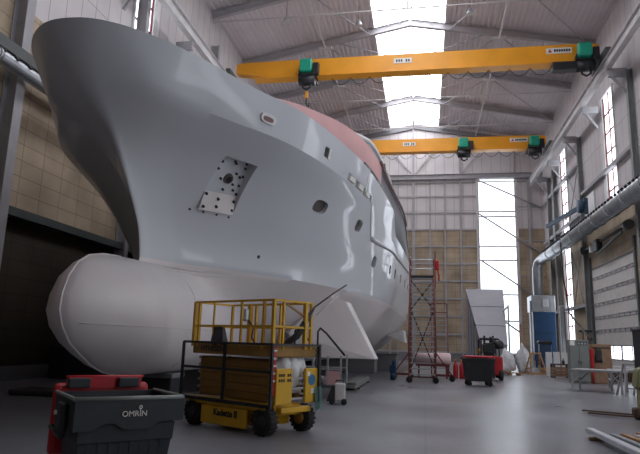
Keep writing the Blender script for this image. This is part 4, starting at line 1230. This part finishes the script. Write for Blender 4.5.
# foil covered heap and leaning boards in front of window
bm = NB(); g = bmesh.ops.create_icosphere(bm, subdivisions=3, radius=1)
for v in g['verts']:
    q = v.co.copy(); j = 1+.14*math.sin(5*q.x+4*q.z)+.1*math.sin(9*q.y+7*q.z)
    v.co = Vector((4.95+q.x*.5*j*(1.1-.5*max(q.z, 0)), 38.0+q.y*.36*j, max(.82+q.z*.72*j, .155)))
for f in bm.faces: f.smooth = True
one('foil_heap', 'clear foil heap on the floor right of the forklift', 'foil', bm, M['plastic'])
t = thing('pallet', 'wooden pallet under the foil heap right of the forklift', 'pallet', (5.1, 38.0, 0))
for k in range(5):
    bm = NB(); bx(bm, -.6, .6, -.4+k*.19-.06, -.4+k*.19+.06, .12, .15); obj('board', bm, M['wood'], t)
for k in range(3):
    bm = NB(); bx(bm, -.58+k*.5, -.42+k*.5, -.42, .44, 0, .12); obj('bearer', bm, M['wood'], t)
bm = NB(); bar(bm, (9.3, 59.5, .9), (8.3, 60.5, 5.6), .12, .12) if False else bar(bm, (8.9, 58, .0), (9.25, 60.5, 3.9), .25, .1)
one('leaning_plank', 'plank leaning against the wall at the foot of the bright back window', 'plank', bm, M['brownwood'])

# yellow trestles with foil
def trestle(x, y, rz, lab):
    t = thing('timber_trestle', lab, 'trestle', (x, y, 0), rz, 'yellow timber trestles')
    for s in (-.55, .55):
        for q in (-.42, .42):
            bm = NB(); bar(bm, (s, q, 0), (s*.5, q*.12, 1.35), .09, .07); obj('leg', bm, M['wood'], t)
        bm = NB(); bar(bm, (s*.85, -.33, .35), (s*.85, .33, .35), .07, .07); obj('cross_piece', bm, M['wood'], t)
    bm = NB(); bar(bm, (-.4, 0, 1.33), (.4, 0, 1.33), .12, .1); obj('top_beam', bm, M['wood'], t)
    bm = NB(); bar(bm, (-.75, -.45, .05), (.75, -.45, .05), .1, .1); bar(bm, (-.75, .45, .05), (.75, .45, .05), .1, .1); obj('foot_beam', bm, M['wood'], t)
trestle(7.05, 40.5, .3, 'raw timber trestle in front of the blue dust extractor, near the foil sheet')
bm = NB(); g = bmesh.ops.create_icosphere(bm, subdivisions=3, radius=1)
for v in g['verts']:
    q = v.co.copy(); j = 1+.14*math.sin(6*q.x+3*q.z)+.08*math.sin(11*q.y+5*q.z)
    v.co = Vector((6.55+q.x*.42*j*(1.15-.6*max(q.z, 0)), 42.2+q.y*.4*j, max(.9+q.z*1.0*j, 0)))
for f in bm.faces: f.smooth = True
one('foil_sheet', 'crumpled pale foil standing behind the timber trestle, left of the blue machine', 'foil', bm, M['plastic'])
bm = NB()
for k in range(4): bx(bm, 7.5+k*.03, 8.9, 41.5+k*.16, 41.6+k*.16, .0, .25+.05*k)
one('timber_stack', 'low stack of timber boards on the floor in front of the blue drum', 'timber', bm, M['brownwood'])

# blue dust extractor with grey filter box, below the duct
t = thing('dust_extractor', 'tall blue dust extractor with grey top under the end of the duct', 'machine', (10.4, 55.5, 0))
bm = NB(); rbox(bm, (0, 0, 2.75), (1.9, 2.2, 4.3), .06); obj('cabinet', bm, M['blue'], t)
bm = NB(); rbox(bm, (-.05, 0, 5.55), (2.0, 2.3, 1.45), .05); obj('filter_box', bm, M['galv'], t)
for x in (-.8, .8):
    for y in (-.9, .9):
        bm = NB(); bar(bm, (x, y, 0), (x, y, .65), .14); obj('leg', bm, M['blue'], t)
bm = NB()
for z in (1.6, 3.0): bx(bm, -.9, .9, -1.13, -1.1, z-.03, z+.03)
obj('cabinet_seam', bm, M['black'], t)
bm = NB(); bar(bm, (-1.12, -.95, 0), (-1.12, -.95, 5.8), .14, .14); obj('pipe', bm, M['galv'], t)
bm = NB(); rbox(bm, (.1, -1.2, 5.6), (.5, .12, .7), .03); obj('service_hatch', bm, M['steel'], t)
# blue drum unit in front
t = thing('vacuum_unit', 'light blue vacuum unit with dark lid in front of the blue dust extractor', 'machine', (8.9, 47, 0))
bm = NB(); rbox(bm, (0, 0, 1.05), (.85, .8, 1.9), .08); obj('body', bm, M['blue'], t)
bm = NB(); rbox(bm, (0, 0, 2.1), (1.0, .95, .25), .08); obj('lid', bm, M['blackmetal'], t)
bm = NB(); lathe(bm, [(.28, .0), (.3, .05), (.3, .85), (.26, .9), (.1, .98)], 'Z', (.12, -.75, .12), 18); obj('drum', bm, M['lightblue'], t)
bm = NB(); lathe(bm, [(.1, 0), (.1, .2), (.05, .22)], 'Z', (.18, -.75, 1.1), 12); obj('drum_cap', bm, M['paper'], t)
for x in (-.3, .3):
    bm = NB(); cyl(bm, (x, -.3, .07), (x+.05, -.3, .07), .08, 12); cyl(bm, (x, .3, .07), (x+.05, .3, .07), .08, 12); obj('wheel', bm, M['rubber'], t)
# tall slim pale box and hose by the window strip
bm = NB(); rbox(bm, (10.6, 48.6, 2.5), (.32, .3, 5.0), .06)
one('exhaust_pipe', 'slim upright galvanised pipe on the floor between the blue machine and the window strip', 'pipe', bm, M['galv'])
bm = NB(); tube(bm, [(10.3, 46.5, 9.7), (10.25, 46.0, 7.0), (10.2, 44.5, 4.2), (9.6, 38, 2.6), (8.6, 33, 2.2)], .06, 8)
one('air_hose', 'dark hose hanging from the duct down to the grey cabinet', 'hose', bm, M['hose'])

# white boards on end
for i, (x, lab) in enumerate(((7.48, 'white board on end, leftmost of the row by the window strip'), (7.95, 'white board on end, second from the left by the window strip'),
                              (8.42, 'white board on end, third from the left by the window strip'), (8.9, 'white board on end, rightmost of the row, nearest the grey cabinet'))):
    bm = NB(); rbox(bm, (x, 38.4+.05*i, .72), (.36, .1, 1.44 + .04*(i % 2)), .02, 2, Matrix.Rotation(-.04, 3, 'X'))
    one('white_board', lab, 'board', bm, M['white'], 'white boards on end')
bm = NB(); cyl(bm, (7.9, 36.5, .8), (7.9, 36.5, 1.0), .08, 10); cyl(bm, (7.9, 36.5, 1.0), (7.9, 36.5, 1.12), .03, 8)
one('spray_can', 'small dark bottle on the crate in front of the white boards', 'bottle', bm, M['black'])
# crates / pallets in front of them
def crate(x, y, w_, d_, h_, lab, rz=0):
    t = thing('wooden_crate', lab, 'crate', (x, y, 0), rz, 'wooden crates')
    bm = NB(); bx(bm, -w_/2, w_/2, -d_/2, d_/2, h_-.06, h_); obj('lid', bm, M['darkwood'], t)
    for sx in (-1, 1):
        for sy in (-1, 1):
            bm = NB(); bx(bm, sx*(w_/2-.05)-.05, sx*(w_/2-.05)+.05, sy*(d_/2-.05)-.05, sy*(d_/2-.05)+.05, 0, h_-.06); obj('post', bm, M['darkwood'], t)
    for k in range(3):
        z = .1+k*(h_-.25)/3; bm = NB()
        for sy in (-1, 1): bx(bm, -w_/2, w_/2, sy*d_/2-.012, sy*d_/2+.012, z, z+.14)
        for sx in (-1, 1): bx(bm, sx*w_/2-.012, sx*w_/2+.012, -d_/2, d_/2, z, z+.14)
        obj('slat', bm, M['brownwood'], t)
crate(7.75, 36.6, .95, .9, .8, 'wooden crate in front of the white boards, left one')
crate(8.55, 34.4, 1.1, .9, .74, 'wooden crate in front of the white boards, right one near the grey cabinet')
bm = NB(); rbox(bm, (10.45, 35.2, .25), (2.6, .9, .5), .03); one('brown_box', 'long low brown box on the floor behind the trestle table', 'box', bm, M['darkwood'])

# grey cabinet with a white notice
t = thing('grey_cabinet', 'grey metal cabinet with white notice behind the trestle table', 'cabinet', (7.65, 32.0, 0))
bm = NB(); rbox(bm, (0, 0, 1.08), (.92, .5, 2.1), .02); obj('body', bm, M['greymetal'], t)
for x in (-.22, .22):
    bm = NB(); rbox(bm, (x, -.26, .98), (.42, .03, 1.75), .008); dr_ = obj('door', bm, M['greymetal'], t)
    bm = NB(); bx(bm, x*.3-.015, x*.3+.015, -.3, -.27, .95, 1.1); obj('handle', bm, M['black'], dr_)
bm = NB(); bx(bm, -.43, -.2, -.262, -.255, 1.82, 2.08); obj('notice', bm, M['paper'], t)
bm = NB(); bx(bm, -.1, .4, -.262, -.255, 1.83, 2.06)
obj('meter_panel', bm, M['darksteel'], t)
for k in range(3):
    bm = NB(); cyl(bm, (.0+k*.15, -.262, 1.95), (.0+k*.15, -.27, 1.95), .05, 12); obj('gauge', bm, M['steel'], t)
# brown board with red and dark jacket
t = thing('chipboard_box', 'brown chipboard box standing right of the grey cabinet', 'box', (8.72, 32.2, 0))
bm = NB(); rbox(bm, (.05, 0, .98), (.95, .5, 1.94), .02); obj('body', bm, M['brownwood'], t)
bm = NB(); bx(bm, -.4, .5, -.262, -.25, 1.72, 1.8); obj('top_batten', bm, M['darkwood'], t)
bm = NB(); rbox(bm, (8.26, 31.8, 1.25), (.18, .14, .95), .06); cyl(bm, (8.26, 31.8, .0), (8.26, 31.8, .8), .05, 8)
one('fire_extinguisher', 'red extinguisher on a stand between grey cabinet and chipboard box', 'extinguisher', bm, M['red'])
bm = NB(); g = bmesh.ops.create_cube(bm, size=1); bmesh.ops.subdivide_edges(bm, edges=bm.edges[:], cuts=4, use_grid_fill=True)
for v in bm.verts:
    q = v.co; v.co = Vector((8.60+q.x*.24*(1.1-.5*q.z)+.03*math.sin(8*q.z), 31.905+q.y*.1, 1.42+q.z*.72))
for f in bm.faces: f.smooth = True
one('jacket', 'dark jacket hanging on the chipboard box', 'jacket', bm, M['black'])
# post with bracket by the door
t = thing('post_stand', 'dark bracket post standing on the floor just left of the roller door', 'post', (11.45, 45.6, 0))
bm = NB(); bar(bm, (-.12, 0, 0), (-.12, 0, 2.9), .1); bar(bm, (.2, 0, 0), (.2, 0, 2.9), .1); obj('pole', bm, M['darkwood'], t)
bm = NB(); bx(bm, -.4, .5, -.15, .15, 2.9, 3.05); obj('bracket', bm, M['blackmetal'], t)

# ------------------------------------------------------------------ trestle tables on the right
def table(cx, cy, w_, d_, h, rz, lab):
    t = thing('work_table', lab, 'table', (cx, cy, 0), rz, 'grey steel work tables')
    bm = NB(); rbox(bm, (0, 0, h-.04), (w_, d_, .08), .012); obj('tabletop', bm, M['tabletop'], t)
    for sx in (-1, 1):
        for sy in (-1, 1):
            bm = NB(); bar(bm, (sx*(w_/2-.08), sy*(d_/2-.08), 0), (sx*(w_/2-.08), sy*(d_/2-.08), h-.08), .08); obj('leg', bm, M['steel'], t)
            bm = NB(); bar(bm, (sx*(w_/2-.1), sy*(d_/2-.08), h-.5), (sx*(w_/2-.5), sy*(d_/2-.08), h-.09), .05); obj('brace', bm, M['steel'], t)
        bm = NB(); bar(bm, (sx*(w_/2-.08), -d_/2+.08, .4), (sx*(w_/2-.08), d_/2-.08, .4), .05); obj('stretcher', bm, M['steel'], t)
    return t
table(7.0, 26.03, 1.95, 1.64, .87, math.radians(-24), 'grey steel work table in front of the grey cabinet')
table(8.75, 27.6, 1.9, 1.5, .86, math.radians(-12), 'grey steel work table in front of the roller door windows')
bm = NB(); bar(bm, (7.2, 23.6, .0), (7.35, 23.9, 1.2), .06); bar(bm, (7.75, 23.6, 0), (7.75, 23.9, 1.2), .06); bar(bm, (7.35, 23.9, 1.15), (7.75, 23.9, 1.15), .06); bar(bm, (7.22, 23.65, .3), (7.75, 23.65, .3), .05)
bar(bm, (7.3, 23.9, 1.2), (7.2, 24.6, 0), .06); bar(bm, (7.75, 23.9, 1.2), (7.8, 24.6, 0), .06)
one('steel_trestle', 'small grey folding trestle at the right end of the work tables', 'trestle', bm, M['steel'])

# olive green stacker with long forks
t = thing('pallet_stacker', 'olive green pallet stacker with forks lying along the floor at the right edge', 'stacker', (5.33, 15.9, 0), 0)
bm = NB(); pr = [(-.22, .78), (.42, .78), (.42, 1.22), (.0, 1.27), (-.16, 1.2)]
hexa(bm, [(x, -.05, z) for x, z in pr], [(x, .35, z) for x, z in pr]); bmesh.ops.bevel(bm, geom=bm.edges[:], offset=.02, segments=2, affect='EDGES'); obj('hood', bm, M['olive'], t)
for x in (-.16, .02, .2):
    bm = NB(); bar(bm, (x, .0, .12), (x, .0, .8), .07, .1); obj('mast', bm, M['olive'], t)
bm = NB(); rbox(bm, (.05, .05, .76), (.48, .3, .06), .01); obj('cross_bar', bm, M['redpaint'], t)
bm = NB(); rbox(bm, (-.2, .1, .19), (.2, .3, .2), .05); obj('gearbox', bm, M['darkwood'], t)
for q in (-.1, .5):
    bm = NB(); bar(bm, (-.1, q, .08), (-1.15, q+.9, .05), .12, .035); obj('fork', bm, M['darkwood'], t)
for x, y in ((-.2, .1), (.3, .1)):
    bm = NB(); lathe(bm, [(.03, -.04), (.09, -.04), (.09, .04), (.03, .04)], 'Y', (x, y, .09), 14); obj('wheel', bm, M['rubber'], t)
# dark cabinet behind it
t = thing('dark_cabinet', 'tall black cabinet at the right edge behind the olive green stacker', 'cabinet', (6.16, 17.2, 0))
bm = NB(); rbox(bm, (0, 0, 1.12), (1.0, .9, 2.16), .03); obj('body', bm, M['black'], t)
bm = NB(); rbox(bm, (0, 0, 2.22), (1.06, .96, .06), .02); obj('top', bm, M['black'], t)
bm = NB(); bx(bm, -.02, .02, -.47, -.45, .1, 2.1); obj('door_gap', bm, M['darksteel'], t)

# aluminium profiles and battens lying bottom right
def lay(name, lab, cat, a, b, w_, h_, m, grp):
    bm = NB(); bar(bm, a, b, w_, h_); bmesh.ops.bevel(bm, geom=bm.edges[:], offset=.012, segments=2, affect='EDGES')
    return one(name, lab, cat, bm, M[m], grp, (a[0], a[1], min(a[2], b[2])-h_/2))
lay('aluminium_profile', 'bright aluminium profile lying on the floor bottom right, leftmost and shiniest of the bundle', 'profile', (3.12, 12.5, .13), (3.24, 8.2, .13), .14, .09, 'alu', 'profiles on the floor')
lay('aluminium_profile', 'dull metal profile squeezed between the shiniest profile and the wider grey one', 'profile', (3.29, 12.3, .1), (3.42, 8.2, .1), .07, .06, 'galv', 'profiles on the floor')
lay('aluminium_profile', 'grey metal profile lying on the floor second from the shiniest one', 'profile', (3.45, 12.2, .1), (3.68, 8.2, .1), .12, .06, 'galv', 'profiles on the floor')
lay('wooden_batten', 'wooden batten on the floor bottom right, nearest the metal profiles', 'batten', (3.66, 12.35, .097), (4.08, 8.2, .097), .09, .05, 'wood', 'battens on the floor')
lay('aluminium_profile', 'thin pale profile lying between two wooden battens bottom right', 'profile', (3.86, 12.2, .102), (4.32, 8.2, .102), .12, .06, 'alu', 'profiles on the floor')
lay('wooden_batten', 'wooden batten on the floor bottom right, middle one of three', 'batten', (4.02, 12.6, .1), (4.6, 8.2, .1), .1, .05, 'wood', 'battens on the floor')
lay('wooden_batten', 'brown batten on the floor bottom right, farthest right of three', 'batten', (4.3, 12.7, .1), (4.95, 8.2, .1), .1, .05, 'brownwood', 'battens on the floor')
lay('support_batten', 'short wooden cross piece under the far end of the metal profiles', 'batten', (2.98, 12.0, .035), (4.6, 12.2, .035), .09, .07, 'brownwood', None)
lay('support_batten', 'short wooden cross piece under the near end of the metal profiles', 'batten', (2.98, 8.9, .035), (5.0, 9.1, .035), .09, .07, 'brownwood', None)

# ------------------------------------------------------------------ small things beside the lift
t = thing('tool_trolley', 'low trolley with grey railing and loose parts behind the scissor lift', 'trolley', (-3.25, 18.5, 0), 0)
bm = NB(); bx(bm, -.85, .75, -.7, .7, .3, .38); obj('bed', bm, M['darksteel'], t)
for x, y in ((-.85, -.7), (-.1, -.7), (.75, -.7), (.75, .7), (-.85, .7), (.35, -.7)):
    bm = NB(); bar(bm, (x, y, .38), (x, y, 1.25), .05); obj('post', bm, M['steel'], t)
for y in (-.7, .7):
    bm = NB(); bar(bm, (-.85, y, .85), (.75, y, .85), .04); obj('rail', bm, M['steel'], t)
bm = NB(); bx(bm, .3, .76, -.72, -.69, .4, .8); obj('side_panel', bm, M['pink'], t)
for k in range(5):
    bm = NB(); rbox(bm, (-.6+k*.22, -.3+.1*(k % 2), .5), (.16, .3, .24), .03); obj('parts_box', bm, M[('steel', 'offwhite', 'pink')[k % 3]], t)
for x, y in ((-.7, -.55), (.6, -.55), (-.7, .55), (.6, .55)):
    bm = NB(); lathe(bm, [(.04, -.04), (.15, -.04), (.15, .04), (.04, .04)], 'Y', (x, y, .15), 14); bx(bm, x-.04, x+.04, y-.03, y+.03, .2, .31); obj('wheel', bm, M['rubber'], t)
# steps with bent rail
t = thing('step_ladder', 'dark steps with curved handrail between the scissor lift and the trolley', 'steps', (-3.5, 16.9, 0), 0)
for x in (-.35, .35):
    bm = NB(); tube(bm, [(x, .5, 0), (x, .45, 1.95), (x+.1, .3, 2.05), (x+.35, -.1, 1.9), (x+.95, -.5, 1.3)], .03, 8); obj('handrail', bm, M['blackmetal'], t)
    bm = NB(); bar(bm, (x, -.5, 0), (x, .45, 1.3), .05, .1); obj('stringer', bm, M['blackmetal'], t)
for k in range(5):
    bm = NB(); bx(bm, -.35, .35, -.42+k*.18-.08, -.42+k*.18+.08, .2+k*.24, .23+k*.24); obj('tread', bm, M['steel'], t)
# pale suction cleaner
t = thing('suction_cleaner', 'small pale and dark suction cleaner on the floor right of the scissor lift', 'cleaner', (-2.36, 16.3, 0), .15)
bm = NB(); rbox(bm, (.06, 0, .33), (.3, .36, .46), .05, 3); obj('body', bm, M['offwhite'], t)
bm = NB(); hexa(bm, [(-.3, -.16, .08), (-.08, -.16, .08), (-.08, -.16, .5), (-.16, -.16, .5)], [(-.3, .16, .08), (-.08, .16, .08), (-.08, .16, .5), (-.16, .16, .5)]); obj('side_pack', bm, M['black'], t)
bm = NB(); tube(bm, [(-.05, .12, .54), (-.05, .12, .62), (.15, .12, .62), (.15, .12, .54)], .02, 8); obj('handle', bm, M['black'], t)
for x, y in ((-.15, -.17), (.17, -.17), (-.15, .17), (.17, .17)):
    bm = NB(); lathe(bm, [(.02, -.03), (.08, -.03), (.08, .03), (.02, .03)], 'Y', (x, y, .08), 12); obj('wheel', bm, M['rubber'], t)
# grey slabs on bearers
for k, (lab) in enumerate(('grey plank stack on the floor under the white fin, lower plank', 'grey plank stack on the floor under the white fin, upper plank')):
    bm = NB(); rbox(bm, (-2.72+.05*k, 23.8, .1+.1*k), (.6-.12*k, 5.4-.6*k, .1), .015)
    one('grey_plank', lab, 'plank', bm, M['greymetal'], 'grey planks')
for y, lab in ((21.8, 'near wooden bearer under the grey planks'), (25.6, 'far wooden bearer under the grey planks')):
    bm = NB(); rbox(bm, (-2.7, y, .025), (.7, .12, .05), .01); one('bearer', lab, 'batten', bm, M['darkwood'])
# dark things in the shade at the left
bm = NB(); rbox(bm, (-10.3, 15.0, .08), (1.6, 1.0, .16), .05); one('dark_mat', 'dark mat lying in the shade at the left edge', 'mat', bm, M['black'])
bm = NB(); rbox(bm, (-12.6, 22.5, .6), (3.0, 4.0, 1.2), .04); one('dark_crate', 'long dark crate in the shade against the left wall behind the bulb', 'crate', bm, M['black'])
